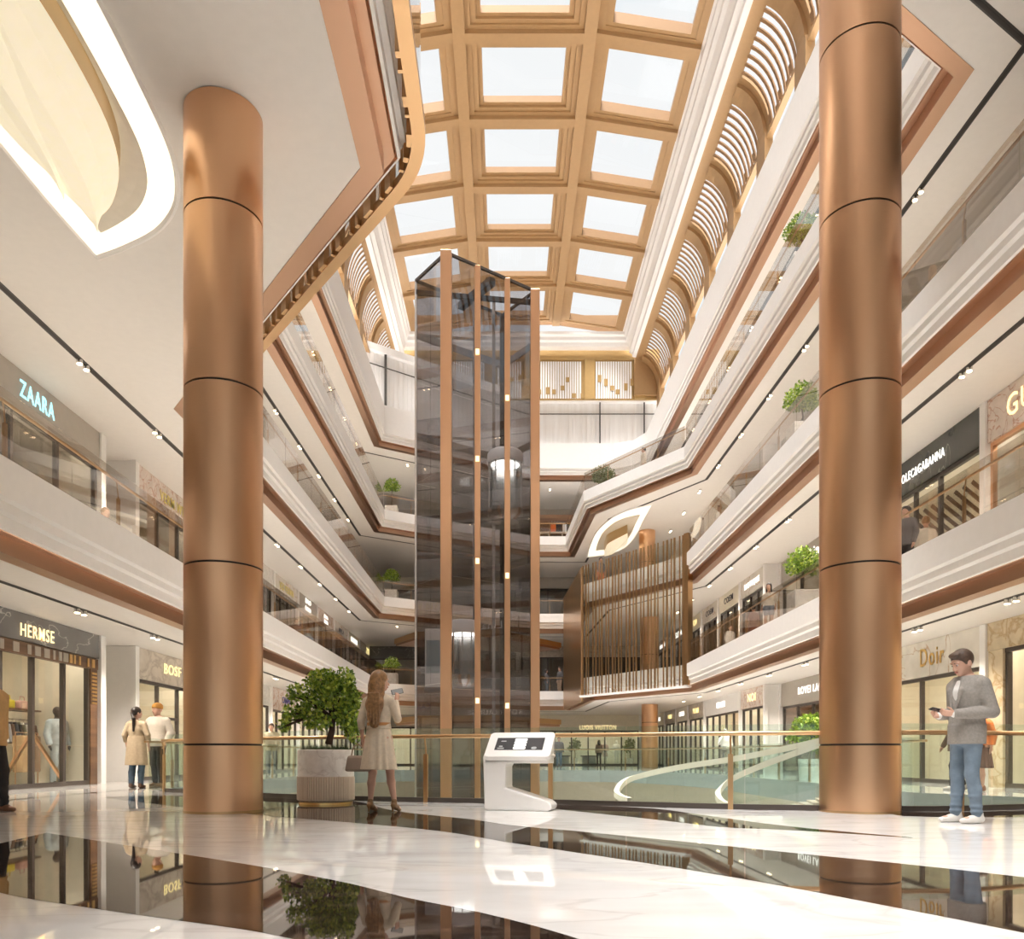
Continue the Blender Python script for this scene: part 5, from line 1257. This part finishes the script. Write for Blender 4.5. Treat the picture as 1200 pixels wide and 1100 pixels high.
            if hair == 'bun': Hh.ell(hp((0, .12, 1.70)), (.045, .045, .045), HR, .015)
        Hh.build('hair', hairmat, t, h*.8, sc)
    if hat:
        Ha = Field(); Ha.ell(hp((0, .018, 1.69)), (.093, .112, .088), HR, .01); Ha.cone(hp((0, -.01, 1.672)), hp((0, .04, 1.662)), .086, .088, (1, 1, .5), .01); Ha.clips.append((HR @ np.array([0, -.25, -1.]), float((HR @ np.array([0, -.25, -1.])) @ hp((0, .0, 1.655))))); Ha.build('beanie', hat, t, h*.8, sc)
    # clothes
    def sleeves(Fd, g, end=1.0):
        for nm in 'lr':
            e = J['elb'+nm]; w = e+(J['wri'+nm]-e)*end
            Fd.cone(J['sho'+nm]+[0, 0, -.005], e, ar[0]+g+.006, ar[1]+g+.004, k=.014); Fd.cone(e, w-(w-e)/np.linalg.norm(w-e)*.015, ar[1]+g+.003, ar[2]+g, k=.012)
    if inner:
        I = Field(); torso(I, .004); I.clip((0, 0, -1), -1.0); I.clip((0, 0, 1), 1.445); I.build('shirt', inner, t, h, sc)
    if top:
        T = Field(); g = top.get('g', .018); hem = top.get('hem', .86)
        torso(T, g)
        if top.get('hem', .86) < .9: T.skirt(.98, hem, .150+g, .160+g+top.get('flare', .01), .78, 5, .006, k=.04)
        if top.get('sleeves', 1) > 0: sleeves(T, g*.8, top.get('sleeves', 1))
        T.cone((0, .028, 1.43), (0, .022, 1.475), .066+g*.5, .058+g*.3, k=.02)
        if top.get('open'):                                  # open jacket front
            T.cone((0, -.165, 1.50), (0, -.185, 1.12), .078, .03, (1, 1.1, 1), 0, 's')
        if top.get('open'):
            for s in (-1, 1):
                Lp = Field(); Lp.cone((s*.058, .03, 1.475), (s*.072, -.085, 1.435), .014, .018, (1, 1, 1.3), .01); Lp.cone((s*.072, -.085, 1.435), (s*.085, -.128, 1.345), .018, .026, (1.2, .6, 1), .01); Lp.cone((s*.085, -.128, 1.345), (s*.028, -.160, 1.12), .026, .008, (1.2, .6, 1), .01); Lp.build('lapel', top['mat'], t, h*.7, sc)
            Cl = Field()
            for a0, a1 in zip(range(-80, 80, 20), range(-60, 100, 20)): Cl.cone((.068*math.sin(R(a0)), .03+.045*math.cos(R(a0)), 1.462), (.068*math.sin(R(a1)), .03+.045*math.cos(R(a1)), 1.462), .017, .017, (1, 1, 1.5), .01)
            Cl.build('collar', top['mat'], t, h*.7, sc)
            for s in (-1, 1):
                wq = J['wri'+'lr'[s < 0]]; eq = J['elb'+'lr'[s < 0]]; dq = (wq-eq)/np.linalg.norm(wq-eq); Cf = Field(); Cf.cone(wq-dq*.012, wq+dq*.006, ar[2]+.012, ar[2]+.010, k=0); Cf.build('shirt_cuff', 'shirt_white', t, h*.6, sc)
            Pk = Field(); Pk.cone((.165, -.06, .99), (.185, .05, .985), .012, .012, (1, 1, 2.2), .0); Pk.build('pocket_flap', top['mat'], t, h*.7, sc)
        T.clip((0, 0, -1), -hem); T.clip((0, 0, 1), 1.49 if not top.get('low') else 1.44)
        T.build(top.get('name', 'top'), top['mat'], t, h, sc)
    if skirt:
        K = Field(); z0 = skirt.get('z0', 1.10); K.skirt(z0, skirt['hem'], skirt.get('r0', .125), skirt.get('r1', .23), skirt.get('fy', .75), skirt.get('n', 14), skirt.get('amp', .012), pw=skirt.get('pw', .75)); K.build(skirt.get('name', 'skirt'), skirt['mat'], t, h, sc)
    if belt:
        Bl = Field(); Bl.skirt(belt[1], belt[1]+.04, belt[2], belt[2], belt[3], 1, 0); Bl.build('belt', belt[0], t, h*.7, sc)
    if bottom:
        P = Field(); g = bottom.get('g', .018); torso(P, .012)
        for nm in 'lr':
            e = bottom.get('end', 1.0); P.cone(J['hip'+nm], J['kne'+nm], lr[0]+g*.8, lr[1]+g, k=.03); a = J['kne'+nm]+(J['ank'+nm]-J['kne'+nm])*e; cal = J['kne'+nm]*.62+J['ank'+nm]*.38+np.array([0, .014, 0])
            if e > .9: P.cone(J['kne'+nm], cal, lr[1]+g, lr[2]+g, k=.02); P.cone(cal, a, lr[2]+g, lr[3]+g*1.3, k=.02)
            else: P.cone(J['kne'+nm], a, lr[1]+g, (lr[3]+g*1.2)*1.5, k=.02)
            if e > .9:
                for q, r in ((.55, .006), (.8, .007), (.93, .006)): c = J['kne'+nm]*(1-q)+J['ank'+nm]*q; P.ell(c, (lr[2]+g*.6, lr[2]+g*.6, .02), None, .02)
        P.clip((0, 0, 1), 1.02); P.clip((0, 0, -1), -bottom.get('zmin', .06)); P.build('trousers' if bottom.get('end', 1) > .6 else 'shorts', bottom['mat'], t, h, sc)
    sm = pmat('shoe_'+shoes[0], shoes[1], .55)
    for nm in 'lr':
        S = Field(); a = J['ank'+nm]; 
        if heels:
            S.cone(a+[0, .03, -.05], a+[0, -.05, -.075], .036, .036, k=.02); S.cone(a+[0, -.05, -.085], a+[0, -.135, -.115], .036, .03, (1, 1, .8), .02); S.cone(a+[0, .045, -.07], a+[0, .05, -.128], .018, .009, k=.01); S.cone(a+[0, .012, -.06], a+[0, .01, .0], .038, .036, k=.01); S.clip((0, 0, -1), -(a[2]-.139))
        else:
            S.cone(a+[0, .035, -.045], a+[0, -.06, -.05], .044, .042, k=.02); S.cone(a+[0, -.06, -.055], a+[0, -.155, -.062], .044, .034, (1, 1, .8), .02); S.cone(a+[0, .02, -.03], a+[0, .02, .0], .046, .044, k=.01); S.clip((0, 0, -1), -(a[2]-.09))
        S.build('shoe', sm, t, h*.8, sc)
    t['_J'] = 0; del t['_J']
    return t, {k: (Vector(v)*sc if isinstance(v, np.ndarray) and v.shape == (3,) else None) for k, v in J.items()}
def world_pt(t, v): 
    return Matrix.Translation(t.location) @ (Matrix.Rotation(t.rotation_euler.z, 4, 'Z') @ v)
# --- woman with the phone
pmat('linen_beige', (.62, .51, .38), .8, vary=.08, scale=25, bump=.15); pmat('belt_tan', (.45, .20, .06), .5); pmat('bag_taupe', (.34, .25, .19), .6)
d = 9.84
tw, Jw = person('woman with long auburn hair in a belted beige dress, seen from behind, raising a phone', ((444-CX)*d/F, d, 0), R(163), 1.72, True, .0068,
    arms={'elbr': (-.24, -.04, 1.17), 'wrir': (-.135, -.22, 1.41), 'hdrr': (-.12, -.25, .95), 'palr': (.6, -.4, .1), 'elbl': (.225, .05, 1.15), 'wril': (.235, -.02, .91), 'curl': .9,
          'kner': (-.13, -.05, .52), 'ankr': (-.20, -.03, .14)},
    hair='long', hairmat='hair_auburn', yaw=R(-42), pitch=R(4), top={'mat': 'linen_beige', 'g': .016, 'hem': 1.04, 'sleeves': .96, 'name': 'dress_top'},
    skirt={'mat': 'linen_beige', 'z0': 1.10, 'hem': .535, 'r0': .132, 'r1': .235, 'n': 11, 'amp': .014, 'pw': .7, 'name': 'dress_skirt'}, belt=('belt_tan', 1.085, .153, .80), shoes=('suede_brown', (.20, .10, .035)), heels=True, fingers=True, face=True)
def phone(hand_t, J, side, label, dirv, up=(0, 0, 1), off=(0, 0, 0)):
    w = J['wri'+side]; dd = J['hdr'+side]; dd = (dd if dd is not None else (w-J['elb'+side])).normalized()
    c = w+dd*.105+Vector(off); t = thing('smartphone', label, 'phone', world_pt(hand_t, c), hand_t.rotation_euler.z)
    a = Vector(dirv).normalized(); u = Vector(up); n = a.cross(u).normalized(); u = n.cross(a)
    m = MB(); vs = []
    for s in (-1, 1):
        for (i, j) in ((-1, -1), (1, -1), (1, 1), (-1, 1)): vs.append(a*(i*.075)+u*(j*.036)+n*(s*.004))
    m.add(vs, [(0, 3, 2, 1), (4, 5, 6, 7), (0, 1, 5, 4), (1, 2, 6, 5), (2, 3, 7, 6), (3, 0, 4, 7)]); m.build('phone_body', 'screen_dark', t, world=False, bevel=.004)
    m = MB(); m.add([a*(i*.068)+u*(j*.032)+n*.0052 for (i, j) in ((-1, -1), (1, -1), (1, 1), (-1, 1))], [(0, 1, 2, 3)]); m.build('screen', 'screen_grey', t, world=False)
    return t
phone(tw, Jw, 'r', 'dark phone held up in the right hand of the woman in the beige dress', (-.75, -.55, .2), (.2, -.3, 1), (.02, -.02, .02))
wl = world_pt(tw, Jw['wril'])
hb = thing('handbag', 'taupe handbag hanging from the left hand of the woman in the beige dress', 'handbag', (wl.x-.05, wl.y-.05, .50), R(163))
m = MB(); m.add([(-.17, -.05, 0), (.17, -.05, 0), (.17, .05, 0), (-.17, .05, 0), (-.14, -.03, .20), (.14, -.03, .20), (.14, .03, .20), (-.14, .03, .20)], [(0, 3, 2, 1), (4, 5, 6, 7), (0, 1, 5, 4), (1, 2, 6, 5), (2, 3, 7, 6), (3, 0, 4, 7)]); m.build('bag_body', 'bag_taupe', hb, world=False, bevel=.03)
m = MB(); m.tube([(-.09, 0, .19), (-.07, 0, .29), (-.02, 0, .335), (.02, 0, .335), (.07, 0, .29), (.09, 0, .19)], .009, 8); m.build('handle', 'bag_taupe', hb, world=False, smooth=True)
# --- man in the blazer
pmat('blazer_grey', (.27, .245, .22), .9, vary=.12, scale=45, bump=.2); pmat('denim_blue', (.15, .20, .255), .85, vary=.25, scale=7, bump=.15); pmat('shirt_white', (.72, .70, .67), .8)
d = 8.3
tm, Jm = person('man in a grey blazer and blue jeans looking down at his phone at right', ((1133-CX)*d/F, d, 0), R(-80), 1.79, False, .0068,
    arms={'elbl': (.255, .07, 1.12), 'wril': (.10, -.22, 1.10), 'hdrl': (-.25, -.95, .10), 'pall': (-.75, .1, .6), 'elbr': (-.24, .05, 1.13), 'wrir': (-.085, -.25, 1.09), 'hdrr': (.25, -.95, .05), 'palr': (.75, 0, .6), 'curl': .8, 'ankl': (.10, .03, .09), 'ankr': (-.10, -.05, .09)},
    hair='short', hairmat='hair_brown', pitch=R(24), top={'mat': 'blazer_grey', 'g': .030, 'hem': .80, 'sleeves': .97, 'flare': .012, 'name': 'blazer', 'open': True}, inner='shirt_white',
    bottom={'mat': 'denim_blue', 'g': .010}, shoes=('white_canvas', (.68, .65, .61)), fingers=True, face=True)
phone(tm, Jm, 'l', 'dark phone in the hands of the man in the grey blazer', (-.1, -1, .22), (1, 0, .25), (-.06, -.035, .035))
# --- couple at left
pmat('trench', (.45, .35, .235), .8, vary=.08, scale=20); pmat('denim_dark', (.07, .11, .16), .85, vary=.2, scale=10); pmat('knit_cream', (.62, .56, .48), .9, vary=.06, scale=40, bump=.2); pmat('black_jean', (.018, .017, .018), .8); pmat('beanie_mustard', (.42, .20, .04), .9, vary=.1, scale=40)
d = 17.2
person('woman with dark ponytail in belted tan trench coat, facing the man in the beanie', ((160-CX)*d/F, d, 0), R(178), 1.72, True, .012, hair='ponytail', hairmat='hair_dark', yaw=R(-35), fingers=True,
    top={'mat': 'trench', 'g': .032, 'hem': 1.0, 'name': 'coat_top'}, skirt={'mat': 'trench', 'z0': 1.12, 'hem': .50, 'r0': .185, 'r1': .245, 'n': 5, 'amp': .01, 'name': 'coat_skirt'}, belt=('trench', 1.09, .180, .78), bottom={'mat': 'denim_dark', 'g': .02}, arms={'elbl': (.25, .03, 1.16), 'wril': (.245, -.05, .93), 'elbr': (-.26, .02, 1.16), 'wrir': (-.25, -.06, .92)})
d = 17.9
person('man in an orange knitted beanie, cream sweater and black jeans beside the trench-coat woman', ((185-CX)*d/F, d, 0), R(-12), 1.84, False, .012, hair=None, hat='beanie_mustard', hairmat='hair_brown', yaw=R(-18), pitch=R(6), fingers=True,
    top={'mat': 'knit_cream', 'g': .045, 'hem': .86, 'name': 'sweater'}, bottom={'mat': 'black_jean', 'g': .012}, shoes=('tan', (.38, .26, .16)), arms={'elbl': (.285, .05, 1.15), 'wril': (.25, -.07, .93)}, face=False, stride=.04)
# --- camel coat leaving the frame at the left edge
pmat('camel', (.55, .34, .14), .85, vary=.06, scale=20)
d = 9.9
person('person in a camel coat and dark trousers half out of frame at the left edge', ((-14-CX)*d/F, d, 0), R(72), 1.80, False, .012, stride=.14, fingers=True, hair='short', top={'mat': 'camel', 'g': .035, 'hem': .80, 'flare': .02, 'name': 'coat'}, bottom={'mat': 'black_jean', 'g': .014}, shoes=('brown', (.18, .08, .04)), arms={'elbr': (-.26, .04, 1.14), 'wrir': (-.25, -.06, .89), 'curl': 1.0})
# --- ground floor, farther away
pmat('knit_tan', (.50, .40, .29), .9); pmat('grey_jean', (.14, .16, .19), .85); pmat('orange_top', (.55, .16, .04), .8); pmat('brown_skirt', (.10, .05, .035), .8); pmat('brown_jacket', (.16, .10, .07), .85); pmat('grey_top', (.12, .11, .11), .85); pmat('taupe_top', (.42, .30, .22), .85); pmat('grey_slack', (.22, .19, .17), .85); pmat('white_shirt', (.75, .72, .68), .8); pmat('pink_top', (.48, .33, .30), .85); pmat('dress_brown', (.14, .05, .035), .85); pmat('shorts_denim', (.16, .18, .22), .85); pmat('blue_top', (.15, .25, .34), .8); pmat('rust', (.42, .13, .05), .85)
d = 26.5
person('man in tan sweater and grey jeans walking beyond the opening left of potted tree', ((318-CX)*d/F, d, 0), R(8), 1.74, False, .016, stride=.13, top={'mat': 'knit_tan', 'g': .03, 'hem': .86, 'name': 'sweater'}, bottom={'mat': 'grey_jean', 'g': .012}, shoes=('pale', (.55, .5, .46)))
d = 16.2
person('person in a brown jacket and black trousers walking behind the man in the blazer', ((1121-CX)*d/F, d+.0, 0), R(-95), 1.72, False, .015, stride=.16, top={'mat': 'brown_jacket', 'g': .03, 'hem': .80, 'name': 'jacket'}, bottom={'mat': 'black_jean', 'g': .012}, shoes=('pale', (.55, .5, .46)))
d = 15.6
person('woman in an orange top and pleated brown skirt behind the man in the blazer', ((1150-CX)*d/F, d, 0), R(-75), 1.66, True, .015, hair='shoulder', stride=.10, top={'mat': 'orange_top', 'g': .05, 'hem': .95, 'name': 'top'}, skirt={'mat': 'brown_skirt', 'z0': 1.05, 'hem': .48, 'r0': .14, 'r1': .25, 'n': 16, 'amp': .012}, shoes=('rust_boot', (.25, .09, .04)))
d = 47.5
person('man in a grey top and blue jeans beyond the opening, just right of the kiosk', ((655-CX)*d/F, d, 0), R(0), 1.78, False, .022, top={'mat': 'grey_top', 'g': .03, 'hem': .86}, bottom={'mat': 'denim_dark', 'g': .02})
d = 54.5
person('woman in taupe top and black trousers, back turned, at the bright far shop', ((702-CX)*d/F, d, 0), R(180), 1.74, True, .022, hair='shoulder', hairmat='hair_dark', top={'mat': 'taupe_top', 'g': .03, 'hem': .9}, bottom={'mat': 'black_jean', 'g': .014})
d = 33.0
person('grey-haired man in a white shirt, hand at his chin, beyond the opening at right', ((850-CX)*d/F, d, 0), R(-20), 1.76, False, .02, hairmat='hair_grey', top={'mat': 'white_shirt', 'g': .02, 'hem': .95}, bottom={'mat': 'grey_slack', 'g': .02}, arms={'elbr': (-.24, -.08, 1.18), 'wrir': (-.06, -.16, 1.48)})
# --- gallery visitors
def vis(label, px, d, L, rz, H=1.72, **k):
    return person(label, ((px-CX)*d/F, d, ZF[L]), R(rz), H, h=.02, **k)
C_ = lambda m, hem=.86: {'mat': m, 'g': .025, 'hem': hem}
vis('woman in a pale pink top behind the first-gallery glass left of the tall left column', 124, 18.3, 1, 60, fem=True, hair='bun', hairmat='hair_auburn', top=C_('pink_top'), bottom={'mat': 'grey_slack', 'g': .02})
vis('man in dark brown top on left first gallery, just right of tall left column', 347, 33.6, 1, 30, 1.80, top=C_('brown_jacket'), bottom={'mat': 'black_jean', 'g': .02})
vis('woman in a teal top beside the man in dark brown on the first gallery', 361, 34.6, 1, -20, 1.6, fem=True, hair='shoulder', hairmat='hair_auburn', top=C_('blue_top'), bottom={'mat': 'denim_dark', 'g': .02})
vis('person in a patterned grey top far along the left of the first gallery', 412, 45.2, 1, 20, 1.75, top=C_('grey_top'), bottom={'mat': 'grey_jean', 'g': .02})
vis('woman in a pale pink coat far along the left of the first gallery', 425, 48.2, 1, -10, 1.74, fem=True, hair='shoulder', top=C_('pink_top', .7), bottom={'mat': 'grey_slack', 'g': .02})
vis('man in white shirt at far left corner of first gallery above woman with phone', 445, 51.0, 1, 60, 1.78, top=C_('white_shirt'), bottom={'mat': 'grey_slack', 'g': .02})
vis('grey-haired man in a white shirt at the rail on the left of the second gallery', 416, 42.0, 2, 70, 1.74, hairmat='hair_grey', top=C_('white_shirt'), bottom={'mat': 'grey_jean', 'g': .02})
vis('brown-haired woman at the rail on the left of the second gallery', 432, 46.0, 2, 80, 1.70, fem=True, hair='shoulder', hairmat='hair_auburn', top=C_('taupe_top'), bottom={'mat': 'black_jean', 'g': .02})
vis('dark-haired woman in cream top and denim shorts at right rail of first gallery', 901, 26.3, 1, -35, 1.72, fem=True, hair='shoulder', hairmat='hair_dark', top={'mat': 'knit_cream', 'g': .015, 'hem': .98, 'sleeves': .35, 'low': 1}, bottom={'mat': 'shorts_denim', 'g': .02, 'end': .05, 'zmin': .68}, skin='skin_tan')
vis('woman in a dark red-brown dress behind the right rail of the first gallery', 883, 29.6, 1, 160, 1.60, fem=True, hair='bun', hairmat='hair_dark', top={'mat': 'dress_brown', 'g': .015, 'hem': 1.0, 'sleeves': .2}, skirt={'mat': 'dress_brown', 'hem': .5, 'r1': .22}, skin='skin_tan')
vis('dark-haired man in a charcoal shirt at the rail right of the tall right column', 1062, 18.4, 1, -70, 1.78, hairmat='hair_dark', top=C_('grey_top'), bottom={'mat': 'black_jean', 'g': .02})
vis('blond woman in a cream top leaning at the rail right of the tall right column', 1085, 19.0, 1, 150, 1.72, fem=True, hair='bun', hairmat='hair_auburn', top=C_('knit_cream'), bottom={'mat': 'grey_jean', 'g': .02})
vis('person in a white shirt among shopfronts on the right of the first gallery', 856, 34.8, 1, 30, 1.74, top=C_('white_shirt'), bottom={'mat': 'grey_slack', 'g': .02})
vis('woman in white top on first gallery at the right edge of slatted screen', 806, 43.6, 1, -40, 1.68, fem=True, hair='shoulder', hairmat='hair_dark', top=C_('white_shirt'), bottom={'mat': 'black_jean', 'g': .02})
vis('man in a pale shirt at the right rail of the second gallery', 843, 34.0, 2, -60, 1.74, top=C_('knit_cream'), bottom={'mat': 'grey_jean', 'g': .02}, skin='skin_tan')
vis('man in pale top at the terrace rail of third gallery beside round bush', 754, 40.6, 3, -90, 1.76, hairmat='hair_dark', top=C_('knit_cream'), bottom={'mat': 'grey_jean', 'g': .02})
vis('man in a dark vest and rust shorts behind the top of the slatted screen', 704, 43.0, 2, 20, 1.76, hairmat='hair_dark', top={'mat': 'grey_top', 'g': .02, 'hem': .9, 'sleeves': .3}, bottom={'mat': 'rust', 'g': .02, 'end': .05, 'zmin': .55}, skin='skin_tan')
vis('woman in dark top and blue jeans at far rail of first gallery, beside lift tower', 640, 52.0, 1, 90, 1.66, fem=True, hair='shoulder', hairmat='hair_dark', top=C_('grey_top', .95), bottom={'mat': 'denim_blue', 'g': .015})
vis('man in a dark shirt and khaki trousers at the far rail of the first gallery', 656, 52.4, 1, -60, 1.84, hairmat='hair_brown', top=C_('grey_top', .95), bottom={'mat': 'taupe_top', 'g': .02})
# --- mannequins behind glass
pmat('mannequin_black', (.03, .03, .032), .3); pmat('denim_pale', (.45, .50, .52), .8, vary=.15, scale=12)
def mannequin(label, loc, rz, skinm, top, bottom, h=.016, H=1.85, skirt=None, fem=False):
    t, J = person(label, loc, R(rz), H, fem, h, hair=None, top=top, bottom=bottom, skin=skinm, skirt=skirt, shoes=('black', (.02, .02, .02)))
    t.name = 'mannequin'; t['category'] = 'mannequin'
    m = MB(); m.lathe([(0, 0.0), (.2, 0), (.2, .012), (0, .012)], tuple(t.location), 24); m.build('stand_disc', 'steel', t)
mannequin('black mannequin in a pale denim jacket behind the left shop window', (-10.75, 19.12, .0), 70, 'mannequin_black', {'mat': 'denim_pale', 'g': .04, 'hem': .9, 'name': 'jacket', 'open': True}, {'mat': 'denim_pale', 'g': .02})
mannequin('white mannequin in a peach dress inside the bright far shop, left of two', (9.3-1.9, 58.9, 0), 0, 'white_shirt', {'mat': 'pink_top', 'g': .02, 'hem': 1.0}, None, .022, 1.8, {'mat': 'pink_top', 'hem': .6, 'r1': .2}, True)
mannequin('white mannequin in pale trousers inside the bright far shop, right of two', (8.25, 58.9, 0), 0, 'white_shirt', {'mat': 'white_shirt', 'g': .02, 'hem': .95}, {'mat': 'white_shirt', 'g': .02}, .022, 1.8)
# ================================================================= CAMERA, SKY, LIGHT
cam = bpy.data.cameras.new('camera'); co = bpy.data.objects.new('camera', cam); COL.objects.link(co)
co.location = (0, 0, EYE); co.rotation_euler = (PI/2, 0, 0); cam.sensor_fit = 'HORIZONTAL'; cam.sensor_width = 36.0; cam.lens = 36.0*F/1200
cam.shift_x = (600-CX)/1200; cam.shift_y = (CY-550)/1200; cam.clip_start = .05; cam.clip_end = 500
SC.camera = co
w = bpy.data.worlds.new('world'); SC.world = w; w.use_nodes = True; nt = w.node_tree; bg = nt.nodes['Background']
tc = N(nt, 'ShaderNodeTexCoord'); no = N(nt, 'ShaderNodeTexNoise'); no.inputs['Scale'].default_value = 3.0; no.inputs['Detail'].default_value = 6
nt.links.new(tc.outputs['Generated'], no.inputs['Vector'])
r = N(nt, 'ShaderNodeValToRGB'); r.color_ramp.elements[0].color = (.62, .82, .93, 1); r.color_ramp.elements[1].color = (1.0, 1.0, 1.0, 1); r.color_ramp.elements[0].position = .3; r.color_ramp.elements[1].position = .55
nt.links.new(no.outputs['Fac'], r.inputs['Fac']); nt.links.new(r.outputs['Color'], bg.inputs['Color']); bg.inputs['Strength'].default_value = WORLD
sd = bpy.data.lights.new('sun', 'SUN'); sd.energy = SUN; sd.angle = math.radians(35); sd.color = (1, .97, .945)
so = bpy.data.objects.new('sun', sd); COL.objects.link(so); so.rotation_euler = (math.radians(14), math.radians(-8), 0)
vs = SC.view_settings; SC.display_settings.display_device = 'sRGB'; vs.view_transform = 'Standard'; vs.look = 'None'; vs.gamma = 1; vs.exposure = EXPO; vs.use_curve_mapping = False
try:
    SC.cycles.max_bounces = 10; SC.cycles.transparent_max_bounces = 24; SC.cycles.diffuse_bounces = 5; SC.cycles.glossy_bounces = 5; SC.cycles.sample_clamp_indirect = 6.0
except Exception: pass
